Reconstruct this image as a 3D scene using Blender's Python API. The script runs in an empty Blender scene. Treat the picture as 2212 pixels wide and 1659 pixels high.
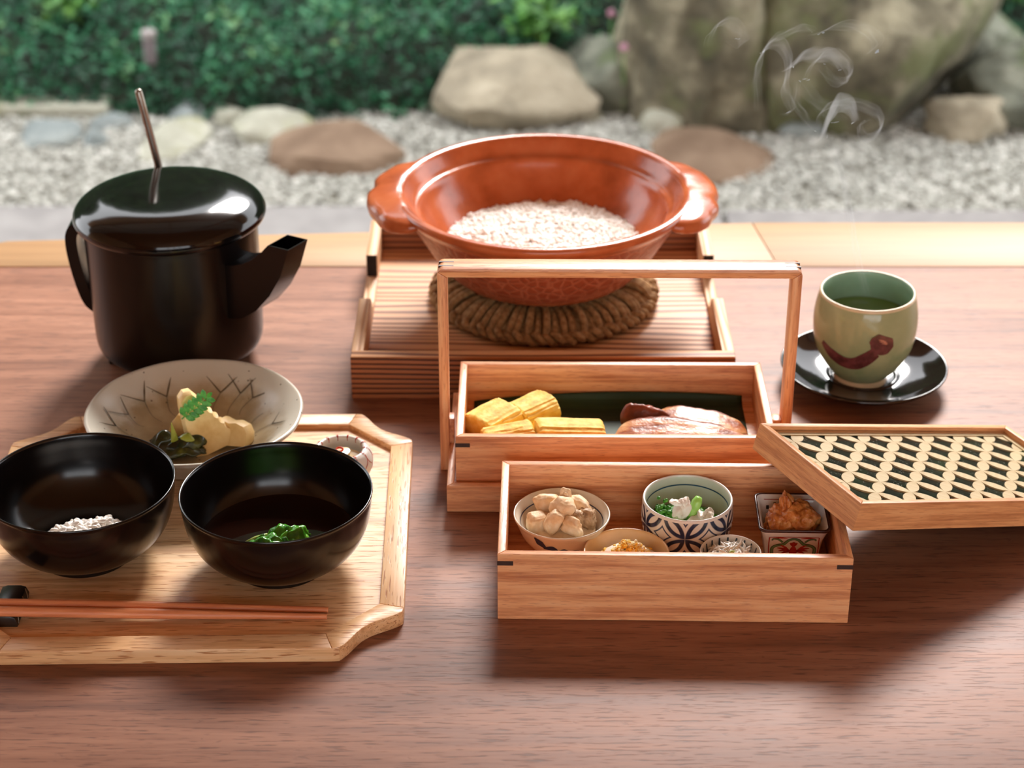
import bpy, bmesh, math, random
import numpy as np
from mathutils import Vector, Matrix, noise, Euler

R = math.radians
sc = bpy.context.scene
C = sc.collection

# ------------------------------------------------------------------ camera, sky, sun, exposure
CAM_H, PITCH, FPX = 0.69, R(28.6), 4300.0
cam = bpy.data.cameras.new('camera')
cam.sensor_width = 36.0
cam.lens = 36.0 * FPX / 2212.0
cam.clip_start = 0.02
cam.dof.use_dof = True
cam.dof.focus_distance = 1.19
cam.dof.aperture_fstop = 8.5
cam_o = bpy.data.objects.new('camera', cam)
cam_o.location = (0, 0, CAM_H)
cam_o.rotation_euler = (math.pi / 2 - PITCH, 0, 0)
C.objects.link(cam_o)
sc.camera = cam_o

world = bpy.data.worlds.new('sky')
sc.world = world
world.use_nodes = True
bg = world.node_tree.nodes['Background']
bg.inputs[0].default_value = (0.95, 0.97, 1.0, 1)
bg.inputs[1].default_value = 2.2

sun = bpy.data.lights.new('sun', 'SUN')
sun.energy = 3.6
sun.angle = R(18)
sun.color = (1.0, 0.95, 0.91)
sun_o = bpy.data.objects.new('sun', sun)
sun_dir = Vector((math.sin(R(12)) * math.cos(R(37)), math.cos(R(12)) * math.cos(R(37)), math.sin(R(37))))
sun_o.rotation_euler = sun_dir.to_track_quat('Z', 'Y').to_euler()
sun_o.location = (0.5, 6, 5)
C.objects.link(sun_o)

sc.view_settings.view_transform = 'Standard'
sc.view_settings.look = 'None'
sc.view_settings.gamma = 1.0
sc.view_settings.use_curve_mapping = False
sc.view_settings.exposure = 0.9
sc.cycles.use_denoising = True

_c, _s = math.cos(PITCH), math.sin(PITCH)
def at(px, py, Y):
    """the point at distance Y that the photograph shows at pixel px, py"""
    a, b = (px - 1106) / FPX, (py - 829.5) / FPX
    t = Y / (_c - b * _s)
    return Vector((a * t, Y, CAM_H + (-_s - b * _c) * t))
def on(px, py, z=0.0):
    """the point at height z that the photograph shows at pixel px, py"""
    a, b = (px - 1106) / FPX, (py - 829.5) / FPX
    t = (z - CAM_H) / (-_s - b * _c)
    return Vector((a * t, (_c - b * _s) * t, z))

# ------------------------------------------------------------------ shader helpers
def srgb(r, g, b):
    f = lambda v: (v / 255) / 12.92 if v / 255 <= 0.04045 else ((v / 255 + 0.055) / 1.055) ** 2.4
    return (f(r), f(g), f(b), 1.0)

class X:
    """a shader value that can be added, multiplied and so on"""
    def __init__(s, nt, v): s.nt, s.v = nt, v
    def _m(s, op, *others):
        n = s.nt.nodes.new('ShaderNodeMath'); n.operation = op
        for i, o in enumerate((s,) + others):
            o = o.v if isinstance(o, X) else o
            if isinstance(o, (int, float)): n.inputs[i].default_value = o
            else: s.nt.links.new(o, n.inputs[i])
        return X(s.nt, n.outputs[0])
    def __add__(s, o): return s._m('ADD', o)
    __radd__ = __add__
    def __sub__(s, o): return s._m('SUBTRACT', o)
    def __rsub__(s, o): return (s * -1) + o
    def __mul__(s, o): return s._m('MULTIPLY', o)
    __rmul__ = __mul__
    def __truediv__(s, o): return s._m('DIVIDE', o)
    def sin(s): return s._m('SINE')
    def abs(s): return s._m('ABSOLUTE')
    def sqrt(s): return s._m('SQRT')
    def frac(s): return s._m('FRACT')
    def lt(s, o): return s._m('LESS_THAN', o)
    def gt(s, o): return s._m('GREATER_THAN', o)
    def max(s, o): return s._m('MAXIMUM', o)
    def min(s, o): return s._m('MINIMUM', o)
    def atan2(s, o): return s._m('ARCTAN2', o)
    def pow(s, o): return s._m('POWER', o)
    def step(s, a, b):
        n = s.nt.nodes.new('ShaderNodeMapRange'); n.interpolation_type = 'SMOOTHSTEP'
        s.nt.links.new(s.v, n.inputs[0])
        n.inputs[1].default_value = a; n.inputs[2].default_value = b
        return X(s.nt, n.outputs[0])

class Mat:
    def __init__(s, name, rough=0.5, spec=0.5, color=(0.5, 0.5, 0.5, 1), **kw):
        s.m = bpy.data.materials.new(name); s.m.use_nodes = True
        s.nt = s.m.node_tree; s.p = s.nt.nodes['Principled BSDF']
        s.p.inputs['Roughness'].default_value = rough
        s.p.inputs['Specular IOR Level'].default_value = spec
        s.p.inputs['Base Color'].default_value = color
        for k, v in kw.items(): s.p.inputs[k.replace('_', ' ')].default_value = v
        s._co = None
    def co(s, kind='Object'):
        if s._co is None: s._co = s.nt.nodes.new('ShaderNodeTexCoord')
        return s._co.outputs[kind]
    def xyz(s, kind='Object'):
        n = s.nt.nodes.new('ShaderNodeSeparateXYZ'); s.nt.links.new(s.co(kind), n.inputs[0])
        return [X(s.nt, n.outputs[i]) for i in range(3)]
    def scaled(s, sc_, off=(0, 0, 0), kind='Object', src=None):
        n = s.nt.nodes.new('ShaderNodeMapping'); n.inputs['Scale'].default_value = sc_; n.inputs['Location'].default_value = off
        s.nt.links.new(src or s.co(kind), n.inputs[0]); return n.outputs[0]
    def noise(s, scale, vec=None, detail=4, rough=0.55, dist=0.0):
        n = s.nt.nodes.new('ShaderNodeTexNoise')
        n.inputs['Scale'].default_value = scale; n.inputs['Detail'].default_value = detail
        n.inputs['Roughness'].default_value = rough; n.inputs['Distortion'].default_value = dist
        s.nt.links.new(vec or s.co(), n.inputs['Vector']); return X(s.nt, n.outputs[0])
    def voronoi(s, scale, vec=None, feature='F1'):
        n = s.nt.nodes.new('ShaderNodeTexVoronoi'); n.feature = feature
        n.inputs['Scale'].default_value = scale
        s.nt.links.new(vec or s.co(), n.inputs['Vector']); return X(s.nt, n.outputs['Distance'])
    def island(s):
        n = s.nt.nodes.new('ShaderNodeNewGeometry'); return X(s.nt, n.outputs['Random Per Island'])
    def ramp(s, x, stops):
        n = s.nt.nodes.new('ShaderNodeValToRGB'); s.nt.links.new(x.v, n.inputs[0])
        e = n.color_ramp.elements
        while len(e) < len(stops): e.new(0.5)
        for el, (p, c) in zip(e, stops): el.position = p; el.color = c
        return n.outputs[0]
    def mix(s, f, a, b, mode='MIX'):
        n = s.nt.nodes.new('ShaderNodeMix'); n.data_type = 'RGBA'; n.blend_type = mode
        for sock, v in ((n.inputs[0], f), (n.inputs[6], a), (n.inputs[7], b)):
            v = v.v if isinstance(v, X) else v
            if isinstance(v, (int, float, tuple)): sock.default_value = v
            else: s.nt.links.new(v, sock)
        return n.outputs[2]
    def color(s, c):
        if isinstance(c, tuple): s.p.inputs['Base Color'].default_value = c
        else: s.nt.links.new(c, s.p.inputs['Base Color'])
        return s
    def bump(s, x, dist=0.001, strength=1.0):
        n = s.nt.nodes.new('ShaderNodeBump'); n.inputs['Distance'].default_value = dist; n.inputs['Strength'].default_value = strength
        s.nt.links.new(x.v, n.inputs['Height']); s.nt.links.new(n.outputs[0], s.p.inputs['Normal']); return s
    def roughness(s, x):
        s.nt.links.new(x.v, s.p.inputs['Roughness']); return s

def wood(name, light, mid, dark, axis=0, scale=1.0, rough=0.42, rings=0.35, pores=0.5, bump=0.00025, spec=0.4, seed=0.0):
    m = Mat(name, rough, spec)
    sv = [1.0, 1.0, 1.0]; sv[axis] = 0.05
    sw = [1.0, 1.0, 1.0]; sw[axis] = 0.12
    off = (seed, seed * 1.7, seed * 0.3)
    fine = m.noise(420 * scale, m.scaled(tuple(sv), off), 3, 0.6)
    broad = m.noise(38 * scale, m.scaled(tuple(sw), off), 3, 0.5, 0.4)
    warp = m.noise(9 * scale, m.scaled(tuple(sw), off), 2, 0.5)
    x = m.xyz()
    perp = [i for i in range(3) if i != axis]
    ringc = (x[perp[0]] * 1.0 + x[perp[1]] * 0.8) * (520 * scale) + warp * 26.0 + broad * 5.0
    ring = (ringc.sin() * 0.5 + 0.5)
    f = fine * (0.6 - rings * 0.4) + broad * 0.4 + ring * rings * 0.5
    f = f.step(0.25, 0.85)
    col = m.ramp(f, [(0.0, dark), (0.45, mid), (1.0, light)])
    pv = [1.0, 1.0, 1.0]; pv[axis] = 0.06
    pore = m.noise(1500 * scale, m.scaled(tuple(pv), off), 1, 0.5)
    pf = pore.step(0.60, 0.68) * pores
    col = m.mix(pf, col, dark)
    m.color(col)
    m.bump(fine * 0.5 + ring * 0.3 - pf * 0.8, bump, 0.6)
    return m.m

def ceramic(name, col, rough=0.16, speckle=None, spots=0.0):
    m = Mat(name, rough, 0.5)
    n = m.noise(40, None, 3)
    c2 = tuple(min(1, v * 0.86) for v in col[:3]) + (1,)
    base = m.mix(n.step(0.35, 0.75), col, c2)
    if speckle:
        sp = m.voronoi(260).lt(0.16) * m.noise(55).gt(0.56)
        base = m.mix(sp * spots, base, speckle)
    m.color(base); m.bump(m.noise(120), 0.0002, 0.4)
    return m.m

def plain(name, col, rough=0.4, var=0.25, scale=80, spec=0.5, bump=0.0, **kw):
    m = Mat(name, rough, spec, **kw)
    n = m.noise(scale, None, 4)
    lo = tuple(v * (1 - var) for v in col[:3]) + (1,)
    hi = tuple(min(1, v * (1 + var)) for v in col[:3]) + (1,)
    m.color(m.mix(n.step(0.3, 0.7), lo, hi))
    if bump: m.bump(m.noise(scale * 2), bump, 0.8)
    return m.m

# ------------------------------------------------------------------ mesh helpers
def mesh(name, v, f, mats, parent=None, smooth=True, fi=None, loc=None):
    me = bpy.data.meshes.new(name)
    me.from_pydata([tuple(p) for p in v], [], f)
    if not isinstance(mats, (list, tuple)): mats = [mats]
    for m in mats: me.materials.append(m)
    if fi is not None: me.polygons.foreach_set('material_index', fi)
    me.polygons.foreach_set('use_smooth', [smooth] * len(me.polygons))
    me.update()
    o = bpy.data.objects.new(name, me); C.objects.link(o)
    if parent: o.parent = parent
    if loc: o.location = loc
    return o

def fast_mesh(name, V, F, mats, parent=None, smooth=True):
    """arrays of vertices and equal-sized faces"""
    me = bpy.data.meshes.new(name)
    nv, nf, k = len(V), len(F), F.shape[1]
    me.vertices.add(nv); me.vertices.foreach_set('co', V.astype(np.float32).ravel())
    me.loops.add(nf * k); me.loops.foreach_set('vertex_index', F.astype(np.int32).ravel())
    me.polygons.add(nf)
    me.polygons.foreach_set('loop_start', np.arange(0, nf * k, k, dtype=np.int32))
    me.polygons.foreach_set('use_smooth', np.full(nf, smooth))
    me.materials.append(mats); me.update(calc_edges=True); me.validate()
    o = bpy.data.objects.new(name, me); C.objects.link(o)
    if parent: o.parent = parent
    return o

def from_bm(name, bm, mats, parent=None, smooth=False, loc=None):
    me = bpy.data.meshes.new(name); bm.to_mesh(me); bm.free()
    if not isinstance(mats, (list, tuple)): mats = [mats]
    for m in mats: me.materials.append(m)
    me.polygons.foreach_set('use_smooth', [smooth] * len(me.polygons))
    o = bpy.data.objects.new(name, me); C.objects.link(o)
    if parent: o.parent = parent
    if loc: o.location = loc
    return o

def auto_smooth(o, ang=40):
    me = o.data
    bm = bmesh.new(); bm.from_mesh(me)
    for e in bm.edges:
        e.smooth = not (len(e.link_faces) == 2 and e.calc_face_angle() > R(ang))
    for f in bm.faces: f.smooth = True
    bm.to_mesh(me); bm.free(); return o

def box(name, x0, x1, y0, y1, z0, z1, mat, parent=None, bev=0.0006, seg=2):
    bm = bmesh.new(); bmesh.ops.create_cube(bm, size=1.0)
    for v in bm.verts:
        v.co = Vector((x0 + (v.co.x + .5) * (x1 - x0), y0 + (v.co.y + .5) * (y1 - y0), z0 + (v.co.z + .5) * (z1 - z0)))
    if bev: bmesh.ops.bevel(bm, geom=bm.edges[:], offset=bev, segments=seg, profile=0.5, affect='EDGES')
    return auto_smooth(from_bm(name, bm, mat, parent), 30)

def prism(name, pts, z0, z1, mat, parent=None, bev=0.0006, seg=2, axis='z'):
    """an outline extruded upward; axis 'x' reads the points as (y, z) and extrudes along x, axis 'y' as (x, z) along y"""
    bm = bmesh.new()
    def p3(a, b, h): return {'z': (a, b, h), 'x': (h, a, b), 'y': (a, h, b)}[axis]
    lo = [bm.verts.new(p3(a, b, z0)) for a, b in pts]; hi = [bm.verts.new(p3(a, b, z1)) for a, b in pts]
    n = len(pts)
    caps = [bm.faces.new(lo), bm.faces.new(hi)]
    for i in range(n): bm.faces.new((lo[i], lo[(i + 1) % n], hi[(i + 1) % n], hi[i]))
    bmesh.ops.recalc_face_normals(bm, faces=bm.faces[:])
    if bev:
        ed = [e for f in caps for e in f.edges]
        bmesh.ops.bevel(bm, geom=ed, offset=bev, segments=seg, profile=0.5, affect='EDGES')
    bmesh.ops.triangulate(bm, faces=[f for f in bm.faces if len(f.verts) > 4])
    return auto_smooth(from_bm(name, bm, mat, parent), 30)

def lathe_vf(prof, n=96, a0=0.0):
    v, f = [], []
    for r, z in prof:
        for k in range(n):
            a = a0 + 2 * math.pi * k / n
            v.append((r * math.sin(a), -r * math.cos(a), z))
    for i in range(len(prof) - 1):
        for k in range(n):
            k2 = (k + 1) % n
            f.append((i * n + k, i * n + k2, (i + 1) * n + k2, (i + 1) * n + k))
    return v, f

def smooth_prof(pts, sub=4):
    """Catmull-Rom through the points"""
    out = []
    P = [pts[0]] + list(pts) + [pts[-1]]
    for i in range(1, len(P) - 2):
        for j in range(sub):
            t = j / sub
            q = []
            for d in range(2):
                p0, p1, p2, p3 = P[i - 1][d], P[i][d], P[i + 1][d], P[i + 2][d]
                q.append(0.5 * (2 * p1 + (p2 - p0) * t + (2 * p0 - 5 * p1 + 4 * p2 - p3) * t * t + (3 * p1 - p0 - 3 * p2 + p3) * t ** 3))
            out.append((max(q[0], 0.00001), q[1]))
    out.append(pts[-1]); return out

def lathe(name, prof, mats, parent=None, n=96, sub=4, idx=None, wob=0.0, seed=0, loc=None):
    """prof: (r, z) from the outer foot round the rim to the inner middle; idx(i / last) -> material index"""
    pr = smooth_prof(prof, sub) if sub > 1 else list(prof)
    v, f = lathe_vf(pr, n)
    if wob:
        v = [tuple(Vector(p) + Vector((p[0], p[1], 0)) * wob * noise.noise(Vector((p[0] * 22 + seed, p[1] * 22, p[2] * 22))) + Vector((0, 0, wob * 0.03 * noise.noise(Vector((p[0] * 30, p[1] * 30 + seed, 1))))) ) for p in v]
    fi = None
    if idx:
        L = len(pr) - 1
        fi = [idx(i / L * (len(prof) - 1)) for i in range(L) for _ in range(n)]
    o = mesh(name, v, f, mats, parent, True, fi, loc)
    bm = bmesh.new(); bm.from_mesh(o.data)
    bmesh.ops.remove_doubles(bm, verts=bm.verts[:], dist=0.00002)
    bmesh.ops.recalc_face_normals(bm, faces=bm.faces[:])
    bm.to_mesh(o.data); bm.free()
    return o

def tube_vf(path, rad, n=8, cap=True):
    path = [Vector(p) for p in path]
    rads = rad if isinstance(rad, (list, tuple)) else [rad] * len(path)
    v, f = [], []
    t0 = (path[1] - path[0]).normalized()
    up = Vector((0, 0, 1)) if abs(t0.z) < 0.9 else Vector((1, 0, 0))
    nrm = t0.cross(up).normalized()
    for i, p in enumerate(path):
        t = (path[min(i + 1, len(path) - 1)] - path[max(i - 1, 0)]).normalized()
        nrm = (nrm - t * nrm.dot(t)).normalized(); b = t.cross(nrm)
        for k in range(n):
            a = 2 * math.pi * k / n
            v.append(tuple(p + (nrm * math.cos(a) + b * math.sin(a)) * rads[i]))
    for i in range(len(path) - 1):
        for k in range(n):
            k2 = (k + 1) % n
            f.append((i * n + k, i * n + k2, (i + 1) * n + k2, (i + 1) * n + k))
    if cap:
        f.append(tuple(range(n - 1, -1, -1))); f.append(tuple(range(len(v) - n, len(v))))
    return v, f

def tube(name, path, rad, mat, parent=None, n=8):
    v, f = tube_vf(path, rad, n); return mesh(name, v, f, mat, parent, True)

def ico(sub):
    bm = bmesh.new(); bmesh.ops.create_icosphere(bm, subdivisions=sub, radius=1.0)
    v = [p.co.copy() for p in bm.verts]; f = [tuple(q.index for q in fc.verts) for fc in bm.faces]
    bm.free(); return v, f

def blob(name, size, mat, parent=None, amp=0.15, freq=1.5, seed=0, sub=4, sq=1.0, loc=None, rot=None, amp2=0.0, freq2=6.0, flat=None):
    """a lumpy rounded solid; sq < 1 makes it boxier"""
    v, f = ico(sub); out = []
    for p in v:
        q = Vector([math.copysign(abs(c) ** sq, c) for c in p])
        d = 1 + amp * noise.noise(p * freq + Vector((seed * 3.1, seed, -seed))) + amp2 * noise.noise(p * freq2 + Vector((seed, -seed * 2.3, seed)))
        q = q * d
        q = Vector((q.x * size[0], q.y * size[1], q.z * size[2]))
        if flat is not None: q.z = max(q.z, flat * size[2])
        out.append(q)
    o = mesh(name, out, f, mat, parent, True, None, loc)
    if rot: o.rotation_euler = rot
    return o

def instances(tv, tf, mats4):
    """one template repeated with an array of 4x4 matrices -> big vertex and face arrays"""
    tv = np.asarray([tuple(p) for p in tv]); tf = np.asarray(tf)
    n, k = len(mats4), len(tv)
    hom = np.c_[tv, np.ones(k)]
    V = np.einsum('nij,kj->nki', mats4, hom)[:, :, :3].reshape(-1, 3)
    F = (tf[None] + (np.arange(n) * k)[:, None, None]).reshape(-1, tf.shape[1])
    return V, F

def rot_mats(n, rng, tilt=math.pi, scale=None, pos=None):
    a = rng.uniform(0, 2 * math.pi, n); b = rng.normal(0, 1, n) * tilt; c_ = rng.normal(0, 1, n) * tilt
    ca, sa, cb, sb, cc, sn = np.cos(a), np.sin(a), np.cos(b), np.sin(b), np.cos(c_), np.sin(c_)
    Z = np.zeros((n, 3, 3)); Z[:, 0, 0] = ca; Z[:, 0, 1] = -sa; Z[:, 1, 0] = sa; Z[:, 1, 1] = ca; Z[:, 2, 2] = 1
    Xm = np.zeros((n, 3, 3)); Xm[:, 0, 0] = 1; Xm[:, 1, 1] = cb; Xm[:, 1, 2] = -sb; Xm[:, 2, 1] = sb; Xm[:, 2, 2] = cb
    Y = np.zeros((n, 3, 3)); Y[:, 1, 1] = 1; Y[:, 0, 0] = cc; Y[:, 0, 2] = sn; Y[:, 2, 0] = -sn; Y[:, 2, 2] = cc
    M = Z @ Xm @ Y
    if scale is not None: M = M * np.asarray(scale).reshape(n, 1, -1)
    out = np.zeros((n, 4, 4)); out[:, :3, :3] = M; out[:, 3, 3] = 1
    if pos is not None: out[:, :3, 3] = pos
    return out

def ribbons(name, strokes, surf, mat, parent, lift=0.00015, n=14):
    """flat painted strokes; each: points (u, v), width or list of widths; surf(u, v, lift) -> point"""
    v, f = [], []
    for pts, w in strokes:
        P = smooth_prof2(pts, 6) if len(pts) > 2 else [tuple(np.array(pts[0]) + (np.array(pts[1]) - np.array(pts[0])) * k / 6) for k in range(7)]
        ws = w if isinstance(w, (list, tuple)) else [w, w]
        base = len(v)
        for i, p in enumerate(P):
            a, b = np.array(P[max(i - 1, 0)]), np.array(P[min(i + 1, len(P) - 1)])
            A, B = surf(a[0], a[1], lift), surf(b[0], b[1], lift)
            here = surf(p[0], p[1], lift)
            nr = (surf(p[0], p[1], lift + 0.001) - here).normalized()
            side = (B - A).cross(nr).normalized()
            t = i / (len(P) - 1) * (len(ws) - 1); k = min(int(t), len(ws) - 2)
            wd = ws[k] + (ws[k + 1] - ws[k]) * (t - k)
            v += [here + side * wd * .5, here - side * wd * .5]
        for i in range(len(P) - 1):
            f.append((base + 2 * i, base + 2 * i + 1, base + 2 * i + 3, base + 2 * i + 2))
    return mesh(name, v, f, mat, parent, True)

def smooth_prof2(pts, sub):
    P = [pts[0]] + list(pts) + [pts[-1]]; out = []
    for i in range(1, len(P) - 2):
        for j in range(sub):
            t = j / sub; q = []
            for d in range(2):
                p0, p1, p2, p3 = P[i - 1][d], P[i][d], P[i + 1][d], P[i + 2][d]
                q.append(0.5 * (2 * p1 + (p2 - p0) * t + (2 * p0 - 5 * p1 + 4 * p2 - p3) * t * t + (3 * p1 - p0 - 3 * p2 + p3) * t ** 3))
            out.append(tuple(q))
    out.append(tuple(pts[-1])); return out

def lathe_surface(prof, sub=6):
    """(angle from the camera side in degrees, height) -> point on an outer lathe wall whose z grows along prof"""
    pr = smooth_prof(prof, sub)
    zs = [p[1] for p in pr]; rs = [p[0] for p in pr]
    def fn(a, z, lift):
        r = float(np.interp(z, zs, rs)); dr = float(np.interp(z + .0005, zs, rs) - np.interp(z - .0005, zs, rs)) / .001
        k = 1 / math.sqrt(1 + dr * dr)
        rr = r + lift * k; zz = z - lift * dr * k
        return Vector((rr * math.sin(R(a)), -rr * math.cos(R(a)), zz))
    return fn

def inner_surface(prof, sub=6):
    """(angle, radius) -> point on an inner bowl wall, prof from the middle outward"""
    pr = smooth_prof(prof, sub)
    rs = [p[0] for p in pr]; zs = [p[1] for p in pr]
    def fn(a, r, lift):
        z = float(np.interp(r, rs, zs)); dz = float(np.interp(r + .0005, rs, zs) - np.interp(r - .0005, rs, zs)) / .001
        k = 1 / math.sqrt(1 + dz * dz)
        rr = r - lift * dz * k; zz = z + lift * k
        return Vector((rr * math.sin(R(a)), -rr * math.cos(R(a)), zz))
    return fn

def tag(o, label, cat, group=None, kind=None):
    o['label'] = label; o['category'] = cat
    if group: o['group'] = group
    if kind: o['kind'] = kind
    return o
def thing(name, label, cat, loc=(0, 0, 0), rz=0.0, group=None):
    o = bpy.data.objects.new(name, None); o.empty_display_size = 0.02; C.objects.link(o)
    o.location = loc; o.rotation_euler = (0, 0, rz)
    return tag(o, label, cat, group)
def struct(o): o['kind'] = 'structure'; return o

# ------------------------------------------------------------------ materials
def table_wood():
    m = Mat('walnut_table', 0.46, 0.3)
    band = m.noise(9, m.scaled((.10, 1, 1)), 4, .6, .3); mid = m.noise(70, m.scaled((.07, 1, 1)), 4, .65, .5)
    fine = m.noise(420, m.scaled((.045, 1, 1)), 3, .6); pore = m.noise(620, m.scaled((.075, 1, 1), (3, 7, 0)), 2, .55)
    fleck = m.noise(260, m.scaled((.25, 1, 1), (9, 2, 0)), 3, .6, 1.2)
    f = band.step(.25, .75) * .34 + mid.step(.25, .75) * .38 + fine * .28
    col = m.ramp(f, [(.12, srgb(84, 50, 37)), (.42, srgb(132, 86, 63)), (.72, srgb(160, 111, 85)), (1, srgb(180, 132, 104))])
    pf = (pore.step(.56, .66) * .55).max(fleck.step(.60, .72) * .30)
    m.color(m.mix(pf, col, srgb(72, 42, 32)))
    m.bump(fine * .4 - pf, .00016, .7); m.roughness(mid * .12 + .42)
    return m.m
M_table = table_wood()
M_sill = wood('pale_cypress', srgb(182, 144, 98), srgb(170, 132, 88), srgb(152, 114, 74), 0, 0.3, 0.5, 0.15, 0.1, 0.00025, 0.25)
M_boxX = wood('chestnut_box_long', srgb(242, 192, 142), srgb(234, 166, 114), srgb(178, 100, 58), 0, 1.25, 0.36, 0.22, 0.55, 0.00025, 0.6)
M_boxY = wood('chestnut_box_short', srgb(242, 192, 142), srgb(234, 166, 114), srgb(178, 100, 58), 1, 1.25, 0.36, 0.22, 0.55, 0.00025, 0.6)
M_boxZ = wood('chestnut_box_upright', srgb(242, 192, 142), srgb(234, 166, 114), srgb(178, 100, 58), 2, 1.25, 0.36, 0.3, 0.5, 0.00025, 0.6)
M_lidX = wood('lid_wood_long', srgb(234, 184, 132), srgb(222, 160, 106), srgb(172, 106, 62), 0, 1.25, 0.42, 0.15, 0.55)
M_lidY = wood('lid_wood_short', srgb(234, 184, 132), srgb(222, 160, 106), srgb(172, 106, 62), 1, 1.25, 0.42, 0.15, 0.55)
M_veneer = wood('pale_veneer', srgb(228, 204, 168), srgb(222, 194, 154), srgb(204, 170, 126), 0, 0.8, 0.42, 0.1, 0.2)
M_oakX = wood('oak_tray_long', srgb(242, 208, 164), srgb(234, 186, 134), srgb(184, 124, 76), 0, 0.7, 0.38, 0.15, 1.0, 0.0003, 0.5)
M_oakY = wood('oak_tray_cross', srgb(242, 208, 164), srgb(234, 186, 134), srgb(184, 124, 76), 1, 0.7, 0.38, 0.2, 1.0, 0.0003, 0.5)
M_chop = wood('red_cedar_sticks', srgb(238, 166, 118), srgb(226, 146, 98), srgb(196, 112, 70), 0, 1.0, 0.4, 0.1, 0.2)
M_darkwood = plain('dark_key_wood', srgb(52, 30, 22), 0.5)
M_black_in = plain('black_lacquer_inner', (0.0035, 0.0022, 0.0022, 1), 0.2, 0.2, 30, 0.5)
M_black = plain('black_lacquer', (0.0035, 0.0022, 0.0022, 1), 0.10, 0.2, 30, 0.5)
M_black_satin = plain('black_satin_lacquer', (0.0055, 0.0030, 0.0028, 1), 0.2, 0.25, 30, 0.5)
M_kettle = plain('kettle_lacquer', (0.0045, 0.0026, 0.0024, 1), 0.24, 0.25, 30, 0.32)
M_saucer = plain('brown_black_lacquer', (0.010, 0.0045, 0.004, 1), 0.08, 0.2, 30, 0.5)

def cedar(name, axis, scorch=False):
    m = Mat(name, 0.5, 0.3)
    x = m.xyz(); a = x[1 if axis == 0 else 0]
    sv = [1.0, 1.0, 1.0]; sv[axis] = 0.12
    warp = m.noise(16, m.scaled(tuple(sv)), 2, 0.5); fine = m.noise(500, m.scaled(tuple(sv)), 3)
    slow = m.noise(5, m.scaled(tuple(sv), (3, 1, 2)), 2)
    ph = a * 760.0 + x[2] * 1350.0 + warp * 34.0 + slow * 60.0
    ring = (ph.sin() * 0.5 + 0.5).pow(3.0) * (slow * 1.3 + warp * 0.4 - 0.15)
    f = ring * 0.85 + fine * 0.15
    m.color(m.ramp(f, [(0.0, srgb(216, 164, 116)), (0.25, srgb(204, 148, 102)), (0.6, srgb(140, 86, 54)), (1.0, srgb(74, 40, 26))] if axis == 0 else [(0, srgb(226, 182, 138)), (.6, srgb(206, 156, 112)), (1, srgb(160, 108, 74))]))
    if scorch: m.color(m.ramp(f, [(0.0, srgb(166, 104, 66)), (0.25, srgb(146, 86, 52)), (0.55, srgb(84, 46, 28)), (1.0, srgb(34, 19, 13))]))
    m.bump(ring * -1.0 + fine * .1, 0.0006, 0.8); return m.m
M_cedarX = cedar('cedar_tray_long', 0); M_cedarY = cedar('cedar_tray_cross', 1); M_cedarF = cedar('scorched_cedar', 0, True)

# ------------------------------------------------------------------ the room and the garden ground
ROOM_X0, ROOM_X1, ROOM_Y0 = -2.3, 2.3, -2.4
M_plaster = plain('warm_plaster', srgb(232, 184, 134), 0.9, 0.12, 6)
M_ceil = wood('ceiling_boards', srgb(212, 160, 112), srgb(196, 144, 98), srgb(170, 120, 80), 0, 0.1, 0.7)
M_tatami = wood('tatami', srgb(206, 178, 128), srgb(194, 166, 116), srgb(170, 142, 94), 0, 1.0, 0.8)
FLOOR = -0.36
struct(box('floor', ROOM_X0, ROOM_X1, ROOM_Y0, 1.46, FLOOR - .05, FLOOR, M_tatami, None, 0))
struct(box('ceiling', ROOM_X0, ROOM_X1, ROOM_Y0, 1.60, 1.90, 1.94, M_ceil, None, 0))
struct(box('wall_left', ROOM_X0 - .08, ROOM_X0, ROOM_Y0, 1.60, FLOOR, 1.90, M_plaster, None, 0))
struct(box('wall_right', ROOM_X1, ROOM_X1 + .08, ROOM_Y0, 1.60, FLOOR, 1.90, M_plaster, None, 0))
# wall behind the camera with one narrow window
wb = bpy.data.objects.new('wall_back', None); C.objects.link(wb); struct(wb)
W0, W1, WZ0, WZ1 = -0.80, 1.90, -0.10, 1.80
box('wall_panel', ROOM_X0, W0, ROOM_Y0 - .08, ROOM_Y0, FLOOR, 1.90, M_plaster, wb, 0)
box('wall_panel', W1, ROOM_X1, ROOM_Y0 - .08, ROOM_Y0, FLOOR, 1.90, M_plaster, wb, 0)
box('wall_panel', W0, W1, ROOM_Y0 - .08, ROOM_Y0, FLOOR, WZ0, M_plaster, wb, 0)
box('wall_panel', W0, W1, ROOM_Y0 - .08, ROOM_Y0, WZ1, 1.90, M_plaster, wb, 0)
wn = bpy.data.objects.new('window_1', None); C.objects.link(wn); struct(wn)
box('window_frame', W0, W0 + .03, ROOM_Y0 - .07, ROOM_Y0 - .01, WZ0, WZ1, M_darkwood, wn, 0)
box('window_frame', W1 - .03, W1, ROOM_Y0 - .07, ROOM_Y0 - .01, WZ0, WZ1, M_darkwood, wn, 0)
box('window_frame', W0 + .03, W1 - .03, ROOM_Y0 - .07, ROOM_Y0 - .01, 0.88, 0.98, M_darkwood, wn, 0)
for q in (.1, .55, 1.0): box('window_frame', q - .02, q + .02, ROOM_Y0 - .06, ROOM_Y0 - .02, WZ0, WZ1, M_darkwood, wn, 0)

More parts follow.
